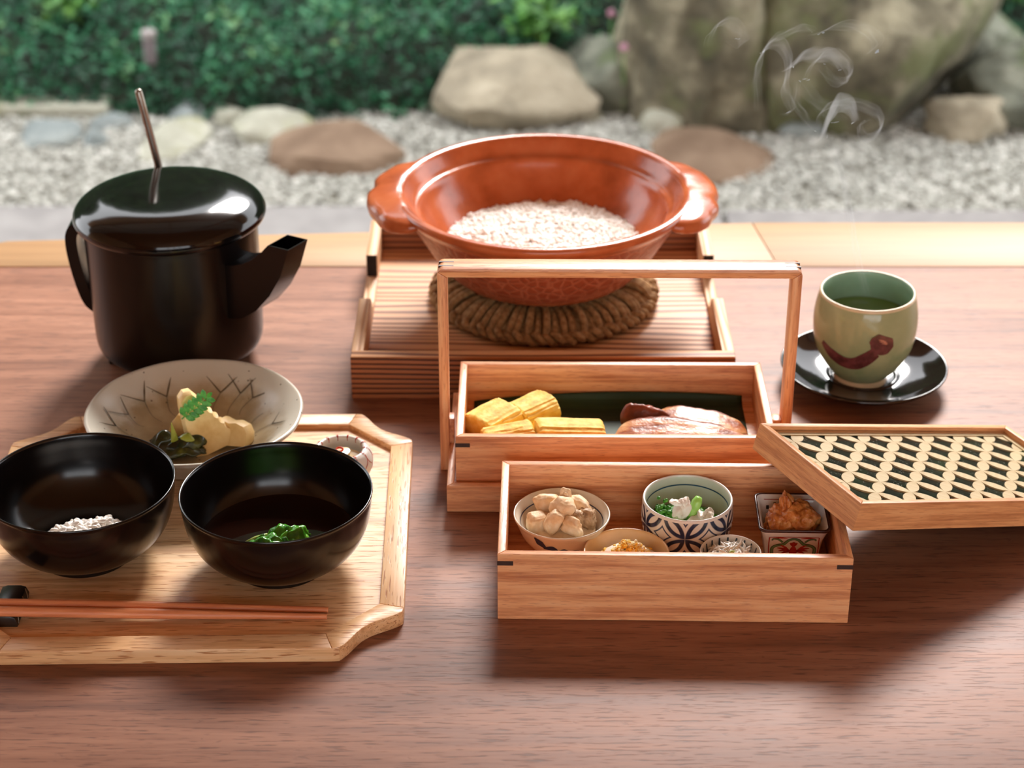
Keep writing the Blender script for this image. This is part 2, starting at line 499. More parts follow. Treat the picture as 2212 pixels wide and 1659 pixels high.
# unseen paper screens, added to cut the sun and give fill, over the upper opening (the lower part is open to the garden)
M_paper = bpy.data.materials.new('added_screen_paper'); M_paper.use_nodes = True
nt = M_paper.node_tree; pb_ = nt.nodes['Principled BSDF']; pb_.inputs['Base Color'].default_value = (.82, .78, .70, 1); pb_.inputs['Roughness'].default_value = .9
tl = nt.nodes.new('ShaderNodeBsdfTranslucent'); tl.inputs[0].default_value = (.42, .38, .31, 1); ms = nt.nodes.new('ShaderNodeMixShader'); ms.inputs[0].default_value = .5
fb = nt.nodes.new('ShaderNodeTexNoise'); fb.inputs['Scale'].default_value = 60
nt.links.new(pb_.outputs[0], ms.inputs[1]); nt.links.new(tl.outputs[0], ms.inputs[2]); nt.links.new(ms.outputs[0], nt.nodes['Material Output'].inputs[0])
M_lath = wood('added_screen_lath', srgb(190, 150, 108), srgb(170, 128, 88), srgb(140, 100, 66), 0, 0.5, 0.6)
HEAD = 0.56
for i in range(4):
    sx0 = ROOM_X0 + i * 1.15
    wd_ = bpy.data.objects.new('window_%d' % (i + 2), None); C.objects.link(wd_); struct(wd_); wd_.location = (sx0, 1.575, HEAD)
    box('paper', .03, 1.12, .010, .0108, .03, 1.31, M_paper, wd_, 0)
    for a in (0, 1.12): box('stile', a, a + .03, 0, .024, 0, 1.34, M_lath, wd_, 0)
    for a in (0, 1.31): box('rail', .03, 1.12, 0, .024, a, a + .03, M_lath, wd_, 0)
    for k in range(1, 4): box('lath', .03 + k * .2725, .036 + k * .2725, .002, .010, .03, 1.31, M_lath, wd_, 0)
    for k in range(1, 5): box('lath', .03, 1.12, .002, .010, .03 + k * .256, .036 + k * .256, M_lath, wd_, 0)

prism('added_eave', [(1.60, 1.90), (2.95, 1.72), (2.95, 1.76), (1.60, 1.95)], ROOM_X0 - .6, ROOM_X1 + .6, M_ceil, None, 0, axis='x')['kind'] = 'structure'  # unseen roof edge, added to cut the sky mirrored in the kettle lid
M_conc = Mat('grey_concrete', 0.85, 0.2)
M_conc.color(M_conc.mix(M_conc.noise(14, None, 6).step(.3, .7), srgb(126, 122, 120), srgb(142, 138, 135)))
M_wallbelow = plain('foundation_plaster', srgb(120, 110, 100), 0.9, 0.1, 10)
GZ = -0.70
struct(box('wall_front', ROOM_X0, ROOM_X1, 1.462, 1.50, GZ, -0.034, M_wallbelow, None, 0))
ap = bpy.data.objects.new('stone_apron', None); C.objects.link(ap); struct(ap)
xs = [-4.0, -2.1, 0.363, 2.4, 4.2]
for i in range(4):
    box('slab', xs[i] + .004, xs[i + 1] - .004, 1.50, 3.155 + (0.02 if i % 2 else 0), GZ - .05, GZ + .012, M_conc.m, ap, 0.004)

# pale sill boards along the window
sill = bpy.data.objects.new('window_sill', None); C.objects.link(sill); struct(sill)
SEAM = 1.4665
xj0, xj1 = 0.2045, 0.2165
pts = [(xj1 - .0003, SEAM)]
pts += [(-0.436, SEAM), (-0.4345, 1.488), (-0.432, 1.505), (-0.428, 1.5125), (-0.421, 1.516), (xj0 - .0003, 1.5540)]
prism('board', pts[::-1], -0.034, -0.0006, M_sill, sill, 0.0005)
prism('board', [(xj1 + .0003, SEAM), (1.6, SEAM), (1.6, 1.5560), (xj0 + .0003, 1.5545)], -0.034, -0.0008, M_sill, sill, 0.0005)

# low table
tb = thing('low_table', 'reddish brown walnut low table that everything stands on', 'table', (0, 0, 0))
prism('tabletop', [(-1.1, 0.30), (1.1, 0.30), (1.1, 1.4645), (-1.1, 1.4645)], -0.032, 0.0, M_table, tb, 0.0015)
for x in (-0.95, 0.95):
    for y in (0.40, 1.38):
        box('leg', x - .035, x + .035, y - .035, y + .035, FLOOR, -0.032, M_table, tb, 0.003)

# garden soil
M_soil = Mat('garden_soil', 0.95, 0.1)
M_soil.color(M_soil.mix(M_soil.noise(30, None, 6).step(.35, .7), srgb(120, 115, 102), srgb(150, 146, 134)))
struct(box('ground', -9, 9, 1.55, 14, GZ - .3, GZ - .004, M_soil.m, None, 0))

# gravel
rng = np.random.default_rng(4)
M_grav = Mat('pale_gravel', 0.8, 0.25)
M_grav.color(M_grav.ramp(M_grav.island(), [(0, srgb(132, 130, 120)), (.3, srgb(160, 159, 150)), (.7, srgb(178, 177, 169)), (1, srgb(204, 202, 194))]))
tv, tf = ico(1)
n = 38000
px_ = rng.uniform(-1.75, 1.75, n); py_ = 3.15 + rng.uniform(0, 1, n) ** 1.0 * 0.62
s_ = rng.uniform(0.0038, 0.0074, n)
scl = np.c_[s_ * rng.uniform(.8, 1.3, n), s_ * rng.uniform(.8, 1.2, n), s_ * rng.uniform(.5, .9, n)]
pos = np.c_[px_, py_, GZ + rng.uniform(-.002, .006, n)]
V, F = instances(tv, tf, rot_mats(n, rng, .35, scl, pos))
tag(fast_mesh('gravel', V, F, M_grav.m, None, False), 'pale grey gravel bed spread between the paving slab and the rocks', 'gravel', kind='stuff')

# ------------------------------------------------------------------ rocks
def rock_mat(name, a, b, c, moss=None, scale=14):
    m = Mat(name, 0.85, 0.2)
    n1 = m.noise(scale, None, 8, 0.6); n2 = m.noise(scale * 0.35, None, 4, 0.6, 0.5)
    col = m.ramp(n1 * 0.55 + n2 * 0.45, [(0.34, a), (0.5, b), (0.66, c)])
    if moss: col = m.mix(m.noise(scale * 0.5, m.scaled((1, 1, 1), (5, 2, 1)), 5, 0.6).step(0.5, 0.64) * 0.75, col, moss)
    m.color(col); m.bump(n1, 0.02, 0.9); return m.m
M_rock1 = rock_mat('mossy_boulder', srgb(36, 35, 29), srgb(102, 96, 79), srgb(172, 165, 140), srgb(100, 105, 70), 13)
M_rock2 = rock_mat('warm_boulder', srgb(104, 96, 82), srgb(152, 142, 122), srgb(178, 168, 148), None, 9)
M_rock3 = rock_mat('green_grey_rock', srgb(60, 62, 54), srgb(108, 110, 97), srgb(148, 148, 132), srgb(86, 97, 64), 12)
M_rock4 = rock_mat('brown_flat_stone', srgb(94, 74, 58), srgb(120, 99, 81), srgb(138, 117, 97), None, 10)
M_rock5 = rock_mat('blue_grey_stone', srgb(100, 108, 108), srgb(128, 134, 132), srgb(152, 156, 150), None, 12)
M_rock6 = rock_mat('pale_stone', srgb(132, 131, 115), srgb(162, 160, 145), srgb(184, 182, 167), srgb(134, 134, 92), 12)
def rock(label, loc, size, mat, seed, sub=4, amp=0.3, freq=1.1, sq=0.8, rz=0.0, name='garden_rock', cuts=(), group=None, cat='rock', flat=-0.55):
    v, f = ico(sub); out = []
    rn = random.Random(seed)
    planes = [(Vector((rn.uniform(-1, 1), rn.uniform(-1, 1), rn.uniform(-.4, 1))).normalized(), rn.uniform(.72, .95)) for _ in range(6)]
    planes += [(Vector(n_).normalized(), d) for n_, d in cuts]
    for p in v:
        q = Vector([math.copysign(abs(c) ** sq, c) for c in p])
        q *= 1 + amp * noise.fractal(p * freq + Vector((seed * 7.3, seed * 1.9, 0)), 0.8, 2.2, 4)
        for nn, d in planes:
            h = q.dot(nn) - d
            if h > 0: q -= nn * h * 0.85
        q += q.normalized() * 0.02 * noise.noise(p * 7 + Vector((seed, 0, 0)))
        out.append(Vector((q.x * size[0], q.y * size[1], max(q.z, flat) * size[2])))
    o = mesh(name, out, f, mat, None, True)
    o.location = (loc[0], loc[1], loc[2] - flat * size[2] - 0.012); o.rotation_euler = (0, 0, rz)
    return tag(o, label, cat, group)

g = GZ
rock('tall dark mottled boulder standing behind the pot handle', (0.365, 3.72, g), (0.165, 0.20, 0.34), M_rock1, 11, 5, 0.32, 1.3, 0.7, 0.2)
rock('large mossy boulder with a pale sloping overhanging top', (0.675, 3.76, g), (0.315, 0.25, 0.34), M_rock1, 5, 5, 0.25, 1.0, 0.7, -0.1, cuts=(((0.80, -0.30, -0.52), 0.60), ((0.25, -.3, 1), .80)))
rock('pale warm rounded boulder beyond the clay pot', (0.012, 3.68, g), (0.185, 0.14, 0.078), M_rock2, 3, 5, 0.18, 1.0, 0.75, 0.1)
rock('dark grey boulder between the pale one and the tall one', (0.185, 3.72, g), (0.085, 0.10, 0.085), M_rock3, 8, 4, 0.2)
rock('green grey boulder cut off by the right edge of the picture', (1.02, 3.66, g), (0.17, 0.15, 0.100), M_rock3, 21, 5, 0.22)
rock('mossy grey rock behind the right edge boulder', (0.93, 3.95, g), (0.11, 0.10, 0.10), M_rock3, 23, 4, 0.25)
rock('small pointed brown stone leaning by the right boulder', (0.858, 3.54, g), (0.068, 0.06, 0.062), M_rock2, 33, 4, 0.35, 1.4, 0.8, 0.4)
rock('small pale round stone at the foot of the tall boulder', (0.288, 3.56, g), (0.042, 0.04, 0.034), M_rock6, 41, 3, 0.15)
rock('small flat light grey stone under the overhanging boulder', (0.545, 3.545, g), (0.046, 0.035, 0.026), M_rock5, 43, 3, 0.15)
rock('tiny pale stone beside the pale warm boulder', (0.142, 3.61, g), (0.032, 0.03, 0.02), M_rock6, 45, 3, 0.2)
rock('flat brown stepping stone left of the clay pot', (-0.325, 3.43, g), (0.128, 0.105, 0.045), M_rock4, 51, 4, 0.12, 0.9, 0.7, 0.05, name='stepping_stone', cat='stone', flat=-.3)
rock('pale lichen stone behind the flat brown stepping stone', (-0.455, 3.545, g), (0.085, 0.075, 0.040), M_rock6, 53, 4, 0.14, name='stepping_stone', cat='stone', flat=-.3)
rock('flat brown stepping stone right behind the pot handle', (0.365, 3.41, g), (0.115, 0.13, 0.034), M_rock4, 57, 4, 0.14, name='stepping_stone', cat='stone', flat=-.3)
pv = [('dark blue grey paving stone at the far left', 108, 288, .062, .062, M_rock5), ('small blue grey paving stone by the kettle stick', 240, 262, .045, .035, M_rock5),
      ('blue grey paving stone nearest the hedge, right of the stick', 408, 240, .055, .05, M_rock5), ('wide pale paving stone behind the kettle', 370, 302, .105, .055, M_rock6),
      ('small mossy paving stone beside the pale lichen stone', 500, 252, .04, .04, M_rock6), ('tiny blue paving stone below the dark one', 205, 300, .032, .025, M_rock5)]
for i, (lb, a, b, sx, sy, mt) in enumerate(pv):
    p = on(a, b, g + .01)
    rock(lb, (p.x, p.y, g), (sx, sy, .03), mt, 60 + i, 4, 0.16, 1.1, 0.7, i * .4, name='paving_stone', cat='stone', flat=-.3, group='paving stones set in the gravel')
o = box('edging_slab', -1.6, -0.78, 3.615, 3.70, GZ - .03, GZ + .025, M_rock6, None, 0.008)
tag(o, 'long pale edging slab at the foot of the hedge', 'stone')

# ------------------------------------------------------------------ ground cover, hedge, plants
def mound(x, y):
    edge = 3.66 + 0.05 * math.sin(x * 2.2 + 1) - 0.12 * max(0, 1 - ((x + .35) / .45) ** 2) * 0.6 + (0.25 if x > .15 else 0)
    d = max(0.0, y - edge)
    h = 0.13 * (1 - math.exp(-d * 14)) + 0.10 * min(d, 3) + 0.035 * noise.noise(Vector((x * 5, y * 5, 0))) * min(1, d * 8)
    return h, d
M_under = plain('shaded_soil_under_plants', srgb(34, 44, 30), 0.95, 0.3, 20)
gx, gy = 70, 60
v = []; f = []
for j in range(gy):
    for i in range(gx):
        x = -2.6 + 5.2 * i / (gx - 1); y = 3.55 + 3.2 * (j / (gy - 1)) ** 1.5
        h, d = mound(x, y); v.append((x, y, GZ + (h - .045 if d > 0 else -.02)))
for j in range(gy - 1):
    for i in range(gx - 1):
        f.append((j * gx + i, j * gx + i + 1, (j + 1) * gx + i + 1, (j + 1) * gx + i))
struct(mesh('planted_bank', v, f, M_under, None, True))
leafv = [(-.5, 0, 0), (-.1, -.25, .06), (.5, 0, -.02), (-.1, .25, .06)]
leaff = [(0, 1, 2, 3)]
def leaves(name, pts_, size, mat, rng, tilt=.7, label=None, cat=None, parent=None):
    P_ = np.asarray(pts_); n = len(P_)
    s = rng.uniform(.7, 1.3, n) * size
    V, F = instances(leafv, leaff, rot_mats(n, rng, tilt, np.c_[s, s, s], P_))
    o = fast_mesh(name, V, F, mat, parent, False)
    if label: tag(o, label, cat, kind='stuff')
    return o
def leaf_mat(name, stops):
    m = Mat(name, 0.45, 0.4)
    isl = m.island() * 0.5 + m.noise(7, None, 4).step(.3, .7) * 0.5
    m.color(m.ramp(isl, stops))
    m.p.inputs['Transmission Weight'].default_value = 0.0
    return m.m
M_cover = leaf_mat('ground_cover_leaf', [(.15, srgb(15, 50, 34)), (.45, srgb(31, 92, 60)), (.68, srgb(54, 124, 84)), (.95, srgb(122, 160, 102))])
pts = []
rn = random.Random(9)
while len(pts) < 70000:
    x = rn.uniform(-2.3, 2.3) if rn.random() < .3 else rn.uniform(-1.4, 1.4)
    y = 3.55 + 1.75 * rn.random() ** 1.3
    h, d = mound(x, y)
    if d <= 0.003: continue
    lump = 0.034 * noise.noise(Vector((x * 24, y * 24, 3)))
    pts.append((x, y + lump, GZ + h * (1 if rn.random() < .75 else rn.random()) + rn.uniform(-.012, .006) + lump))
leaves('ground_cover', pts, 0.019, M_cover, rng, .65, 'dense small leaved green ground cover filling the garden behind the rocks', 'ground cover')
# tall hedge added further back, out of the frame, to darken reflections
M_hedge = leaf_mat('hedge_leaf', [(.2, srgb(26, 52, 30)), (.5, srgb(48, 88, 48)), (.8, srgb(92, 124, 66))])
hb = thing('added_hedge', 'tall clipped evergreen hedge added out of view to darken reflections', 'hedge', (0, 0, GZ))
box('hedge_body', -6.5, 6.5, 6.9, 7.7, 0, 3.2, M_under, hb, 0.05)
hp = np.c_[rng.uniform(-6.5, 6.5, 16000), 6.9 - rng.uniform(-.02, .1, 16000), rng.uniform(0, 3.25, 16000)]
lo = leaves('hedge_leaves', hp, 0.09, M_hedge, rng, 1.2, parent=hb); lo['kind'] = 'stuff'

def tree(label, x, y, h, rx, rz_, seed):  # unseen trees, added so the lacquer mirrors dark foliage instead of sky
    t = thing('added_tree', label, 'tree', (x, y, GZ), group='unseen trees added behind the hedge to darken reflections')
    tube('trunk', [(0, 0, 0), (.05, 0, h * .5), (0, .05, h * .9)], [.16, .12, .05], M_post_, t, 8)
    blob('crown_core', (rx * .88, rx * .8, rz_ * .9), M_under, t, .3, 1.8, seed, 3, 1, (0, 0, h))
    r_ = np.random.default_rng(seed); q = r_.normal(0, 1, (7000, 3)); q /= np.linalg.norm(q, axis=1)[:, None]
    q *= (0.86 + .2 * r_.random((7000, 1))) * np.array([[rx, rx * .9, rz_]]); q[:, 2] += h
    o = leaves('foliage', q, .22, M_hedge, r_, 1.0, parent=t); o['kind'] = 'stuff'
M_post_ = plain('bark', srgb(86, 66, 50), .9, .3, 8)
tree('tall round evergreen tree added unseen behind the left of the hedge', -6.6, 10.6, 4.1, 1.95, 2.9, 1)
tree('tall evergreen tree added unseen behind the middle of the hedge', -2.25, 10.4, 4.3, 2.0, 3.2, 2)
M_bright = leaf_mat('bright_leaf', [(.2, srgb(48, 98, 40)), (.6, srgb(88, 140, 56)), (.9, srgb(132, 172, 80))])
def plant(label, px, py, Y, n_, spread, h, size, seed):
    b = at(px, py, Y); hh, d = mound(b.x, Y)
    t = thing('leafy_plant', label, 'plant', (b.x, Y, GZ + hh - .03))
    r_ = np.random.default_rng(seed)
    for k in range(7):
        a = r_.uniform(0, 6.28); q = r_.uniform(.2, 1) * spread
        tube('stem', [(0, 0, 0), (q * .4 * math.cos(a), q * .4 * math.sin(a), h * .6), (q * math.cos(a), q * math.sin(a), h * r_.uniform(.8, 1.1))], [.003, .0025, .001], M_bright, t, 5)
    p = np.c_[r_.normal(0, spread * .6, n_), r_.normal(0, spread * .6, n_), np.abs(r_.normal(h * .75, h * .3, n_))]
    o = leaves('foliage', p, size, M_bright, r_, .6, parent=t); o['kind'] = 'stuff'
plant('bright yellow green plant at the top left of the garden', 150, 22, 3.87, 110, .045, .045, .034, 1)
plant('bright green plant beside the tall dark boulder', 1160, 45, 3.83, 150, .055, .06, .034, 2)
plant('bright green plant at the top right behind the boulder', 2160, 80, 4.03, 110, .05, .06, .034, 3)
M_post = plain('weathered_post', srgb(120, 110, 112), 0.8, 0.15, 30)
pb = at(326, 132, 3.70)
pt = thing('garden_stake', 'short grey wooden stake standing in the ground cover', 'stake', (pb.x, 3.70, pb.z - .004))
prism('stake_body', [(.012 * math.cos(k * math.pi / 6), .012 * math.sin(k * math.pi / 6)) for k in range(12)], 0, .052, M_post, pt, .001)
prism('stake_cap', [(.0145 * math.cos(k * math.pi / 6), .0145 * math.sin(k * math.pi / 6)) for k in range(12)], .052, .066, plain('pale_cap', srgb(150, 142, 140), .7), pt, .002)
M_pink = plain('pink_petal', srgb(206, 150, 176), 0.6, 0.1)
for i, (a, b, lb) in enumerate([(1325, 58, 'small pink blossom higher up left of the tall boulder'), (1348, 103, 'small lilac blossom lower down against the tall boulder')]):
    p = at(a, b, 3.62)
    fl = thing('blossom', lb, 'flower', (p.x, 3.62 if i else 3.7, p.z), group='blossoms beside the boulder')
    for k in range(5):
        a_ = k * 2 * math.pi / 5
        o = blob('petal', (.005, .0035, .0015), M_pink, fl, .1, 1, k, 2); o.location = (.0042 * math.cos(a_), .002, .0042 * math.sin(a_)); o.rotation_euler = (R(70), -a_, 0)
    tube('stem', [(0, .004, 0), (.002, .01, -.12), (0, .02, -.3)], .0012, M_bright, fl, 5)

# ================================================================== the table setting
# ------------------------------------------------------------------ open wooden boxes
def corner_keys(t, L, D, zs, edge=0.0092, h=0.0029):
    """dark splines let into the four upright corners"""
    for z in zs:
        for sx in (0, 1):
            for sy in (0, 1):
                x0 = -0.00025 if sx == 0 else L - edge; x1 = edge if sx == 0 else L + .00025
                y0 = -0.00025 if sy == 0 else D - edge; y1 = edge if sy == 0 else D + .00025
                if sy == 0: box('corner_key', x0, x1, y0, 0.004, z, z + h, M_darkwood, t, 0)
                else: box('corner_key', x0, x1, D - .004, y1, z, z + h, M_darkwood, t, 0)
def wooden_box(label, loc, rz, L, D, H_, w=0.0048, keys=(0.0385,), mats=None):
    """origin at the front left bottom corner"""
    mx, my = mats or (M_boxX, M_boxY)
    t = thing('bento_box', label, 'box', loc, rz)
    # mitred walls
    prism('front_wall', [(0, 0), (L, 0), (L - w, w), (w, w)], 0, H_, mx, t, 0.0005)
    prism('back_wall', [(0, D), (w, D - w), (L - w, D - w), (L, D)], 0, H_, mx, t, 0.0005)
    prism('side_wall', [(0, 0), (w, w), (w, D - w), (0, D)], 0, H_, my, t, 0.0005)
    prism('side_wall', [(L, 0), (L, D), (L - w, D - w), (L - w, w)], 0, H_, my, t, 0.0005)
    box('bottom', w, L - w, w, D - w, 0.0005, 0.0048, mx, t, 0)
    corner_keys(t, L, D, keys)
    return t
BX1 = wooden_box('open wooden box nearest the camera holding five small dishes', (-0.0085, 0.9732, 0), R(-1.2), 0.2075, 0.107, 0.0461)
BX2 = wooden_box('open wooden box of omelette and fish standing in the handled base', (-0.0362, 1.1032, 0.0168), R(-0.5), 0.2055, 0.1035, 0.0332, keys=(0.0255,))

# carrier: shallow base with a tall handle
cb = thing('handled_carrier', 'wooden carrying base with a tall square arched handle', 'carrier', (-0.0420, 1.0924, 0), R(-0.5))
L, D, H_, w = 0.2172, 0.1250, 0.0196, 0.0046
prism('base_rail', [(0, 0), (L, 0), (L - w, w), (w, w)], 0, H_, M_boxX, cb, 0.0005)
prism('base_rail', [(0, D), (w, D - w), (L - w, D - w), (L, D)], 0, H_, M_boxX, cb, 0.0005)
prism('base_rail', [(0, 0), (w, w), (w, D - w), (0, D)], 0, H_, M_boxY, cb, 0.0005)
prism('base_rail', [(L, 0), (L, D), (L - w, D - w), (L - w, w)], 0, H_, M_boxY, cb, 0.0005)
box('base_panel', w, L - w, w, D - w, 0.008, 0.0164, M_boxX, cb, 0)
hx0, hx1, hy0, hy1, hz1 = -0.0062, L + 0.0090, 0.0520, 0.0680, 0.1492
hw = 0.0062
# beam with rounded shoulders, posts mitred into it
def arc(cx, cz, r, a0, a1, n=5): return [(cx + r * math.cos(R(a0 + (a1 - a0) * k / n)), cz + r * math.sin(R(a0 + (a1 - a0) * k / n))) for k in range(n + 1)]
rr = 0.0042
prism('handle_beam', [(hx0 + hw, hz1 - hw)] + [(hx0 + .0006, hz1 - .0025)] + arc(hx0 + rr, hz1 - rr, rr, 150, 90, 4) + arc(hx1 - rr, hz1 - rr, rr, 90, 30, 4) + [(hx1 - .0006, hz1 - .0025), (hx1 - hw, hz1 - hw)], hy0, hy1, M_boxX, cb, 0.0007, axis='y')
for sx, x0, x1 in ((0, hx0, hx0 + hw), (1, hx1 - hw, hx1)):
    top = [(x0, hz1 - .004), (x0 + .0006, hz1 - .0025), (x1, hz1 - hw)] if sx == 0 else [(x0, hz1 - hw), (x1 - .0006, hz1 - .0025), (x1, hz1 - .004)]
    pts = [(x1, 0.0)] + [(x0, 0.0)] + top if sx == 0 else [(x1, 0.0), (x0, 0.0)] + top[:1] + top[1:]
    prism('handle_post', pts, hy0, hy1, M_boxZ, cb, 0.0007, axis='y')
    for dy in (0.0045, 0.0105):                                   # slots of the finger joint on the shoulders
        if sx == 0: box('joint_key', hx0 + .0008, hx0 + .0105, hy0 + dy, hy0 + dy + .0012, hz1 - .004, hz1 + .0001, M_darkwood, cb, 0)
        else: box('joint_key', hx1 - .0105, hx1 - .0008, hy0 + dy, hy0 + dy + .0012, hz1 - .004, hz1 + .0001, M_darkwood, cb, 0)
box('peg', -0.0008, 0.0032, hy0 + .003, hy0 + .012, 0.0196, 0.038, M_boxY, cb, 0.0003)
box('peg', L - 0.0032, L + 0.0034, hy0 + .003, hy0 + .012, 0.0196, 0.038, M_boxY, cb, 0.0003)

# ------------------------------------------------------------------ lid leaning from the boxes down to the table
A = Vector((.155, 1.080, .0735)); B = Vector((.204, .985, .0735)); Cc = Vector((.334, 1.171, .0200))
ex = (Cc - A).normalized(); ey = (A - B); ey = (ey - ex * ey.dot(ex)).normalized(); ez = ex.cross(ey)
LL, LD, LT = 0.2085, 0.107, 0.0182
lid = thing('box_lid', 'wooden lid with a pale lattice of interlocking rings over dark panels', 'lid')
o0 = A - ey * LD - ez * LT
lid.matrix_world = Matrix(((ex.x, ey.x, ez.x, o0.x), (ex.y, ey.y, ez.y, o0.y), (ex.z, ey.z, ez.z, o0.z), (0, 0, 0, 1)))
w = 0.0046
prism('lid_rail', [(0, 0), (LL, 0), (LL - w, w), (w, w)], 0, LT, M_lidX, lid, 0.0005)
prism('lid_rail', [(0, LD), (w, LD - w), (LL - w, LD - w), (LL, LD)], 0, LT, M_lidX, lid, 0.0005)
prism('lid_rail', [(0, 0), (w, w), (w, LD - w), (0, LD)], 0, LT, M_lidY, lid, 0.0005)
prism('lid_rail', [(LL, 0), (LL, LD), (LL - w, LD - w), (LL - w, w)], 0, LT, M_lidY, lid, 0.0005)
pz = LT - 0.0052
M_mirror = Mat('dusty_dark_panel', 0.10, 0.6)
sp = M_mirror.noise(900, None, 1).gt(0.70) * M_mirror.noise(70, None, 2).step(.38, .62)
M_mirror.color(M_mirror.mix(sp, srgb(20, 19, 17), srgb(150, 146, 136)))
M_mirror.roughness(sp * 0.5 + 0.10)
box('dark_panel', w, LL - w, w, LD - w, pz - .002, pz, M_mirror.m, lid, 0)
# border of pale veneer round the lattice
mg = 0.0040
for q in ([(w, w), (LL - w, w), (LL - w - mg, w + mg), (w + mg, w + mg)], [(w, LD - w), (w + mg, LD - w - mg), (LL - w - mg, LD - w - mg), (LL - w, LD - w)],
          [(w, w), (w + mg, w + mg), (w + mg, LD - w - mg), (w, LD - w)], [(LL - w, w), (LL - w, LD - w), (LL - w - mg, LD - w - mg), (LL - w - mg, w + mg)]):
    prism('veneer_border', q, pz + .0007, pz + .0013, M_veneer, lid, 0)
d_ = 0.0192
Rr = d_ / math.sqrt(2)
pet = []
for s_ in (1, -1):
    for k in range(12):
        a = R(45 - 90 * k / 12) if s_ == 1 else R(225 - 90 * k / 12)
        cx = -s_ * d_ / 2
        pet.append((cx + Rr * math.cos(a) if s_ == 1 else d_ / 2 + Rr * math.cos(a), Rr * math.sin(a)))
petal_mesh = None
def in_panel(x, y, m=0.0): return w + m < x < LL - w - m and w + m < y < LD - w - m
cnt = 0
ox, oy = 0.0300, 0.0215
for i in range(-14, 15):
    for j in range(-14, 15):
        for diag in (0, 1):
            # lattice turned by 45 degrees: nodes at (i + j, j - i) half steps
            h = d_ / math.sqrt(2)
            nx, ny = ox + (i + j) * h, oy + (j - i) * h
            cx, cy = (nx + h / 2, ny + h / 2) if diag == 0 else (nx + h / 2, ny - h / 2)
            e = h / 2
            ends = [(cx - e, cy - e), (cx + e, cy + e)] if diag == 0 else [(cx - e, cy + e), (cx + e, cy - e)]
            inside = [in_panel(*p, 0.0004) for p in ends]
            if not in_panel(cx, cy, 0.0012): continue
            def clipped():
                an = R(-45 if diag == 0 else 45)
                pp = [(cx + a * math.cos(an) - b * math.sin(an), cy + a * math.sin(an) + b * math.cos(an)) for a, b in pet]
                x0, x1, y0, y1 = w + .0003, LL - w - .0003, w + .0003, LD - w - .0003
                return [(min(max(a, x0), x1), min(max(b, y0), y1)) for a, b in pp]
            if all(inside):
                if petal_mesh is None:
                    o = prism('lattice_petal', pet, 0, .0009, M_veneer, lid, 0); petal_mesh = o.data
                else:
                    o = bpy.data.objects.new('lattice_petal', petal_mesh); C.objects.link(o); o.parent = lid
                o.location = (cx, cy, pz); o.rotation_euler = (0, 0, R(-45 if diag == 0 else 45))
            else:
                o = prism('lattice_petal', clipped(), pz, pz + .0006, M_veneer, lid, 0)
            cnt += 1
M_glass = bpy.data.materials.new('clear_pane'); M_glass.use_nodes = True
nt = M_glass.node_tree; nt.nodes.clear()
out = nt.nodes.new('ShaderNodeOutputMaterial'); tr = nt.nodes.new('ShaderNodeBsdfTransparent'); gl = nt.nodes.new('ShaderNodeBsdfGlossy')
gl.inputs['Roughness'].default_value = 0.03
fr = nt.nodes.new('ShaderNodeFresnel'); fr.inputs[0].default_value = 1.45
mx = nt.nodes.new('ShaderNodeMixShader'); tr.inputs[0].default_value = (.97, .98, .97, 1)
ge = nt.nodes.new('ShaderNodeNewGeometry'); iv = nt.nodes.new('ShaderNodeMath'); iv.operation = 'SUBTRACT'; iv.inputs[0].default_value = 1.0; mu = nt.nodes.new('ShaderNodeMath'); mu.operation = 'MULTIPLY'
nt.links.new(ge.outputs['Backfacing'], iv.inputs[1]); nt.links.new(iv.outputs[0], mu.inputs[0]); nt.links.new(fr.outputs[0], mu.inputs[1])
nt.links.new(mu.outputs[0], mx.inputs[0]); nt.links.new(tr.outputs[0], mx.inputs[1]); nt.links.new(gl.outputs[0], mx.inputs[2]); nt.links.new(mx.outputs[0], out.inputs[0])
box('glass_pane', w, LL - w, w, LD - w, pz + .0018, pz + .0028, M_glass, lid, 0)

# ------------------------------------------------------------------ cedar tray under the clay pot
ct = thing('cedar_tray', 'grooved cedar tray with hand cutouts under the clay pot', 'tray', (-0.1143, 1.2438, 0), 0)
L, D, H_ = 0.2725, 0.240, 0.0329
box('front_wall', 0, L, 0, 0.0100, 0, H_, M_cedarF, ct, 0.0008)
box('rim_strip', 0.0004, L - .0004, 0.0004, 0.0100, H_, H_ + .0007, M_cedarX, ct, 0.0003)
box('back_wall', 0.0088, L - .0088, D - .0100, D, 0, H_, M_cedarF, ct, 0.0008)
box('tray_floor', 0.0088, L - .0088, 0.0100, D - .0100, 0.004, 0.0112, M_cedarX, ct, 0)
prof = [(0.0101, 0), (D, 0), (D, H_), (0.172, H_), (0.1725, 0.0150), (0.168, 0.0142), (0.130, 0.0142), (0.1135, 0.0165), (0.104, 0.0235), (0.0985, 0.0305), (0.0955, H_), (0.0101, H_)]
prism('side_wall', prof, 0, 0.0087, M_cedarY, ct, 0.0006, axis='x')
prism('side_wall', prof, L - .0087, L, M_cedarY, ct, 0.0006, axis='x')
for x0 in (0.0004, L - .0083): box('charred_end', x0, x0 + .0079, 0.1714, 0.1722, 0.0150, H_ - .0004, plain('charred_grain', srgb(34, 24, 19), .9, .3, 200), ct, 0)

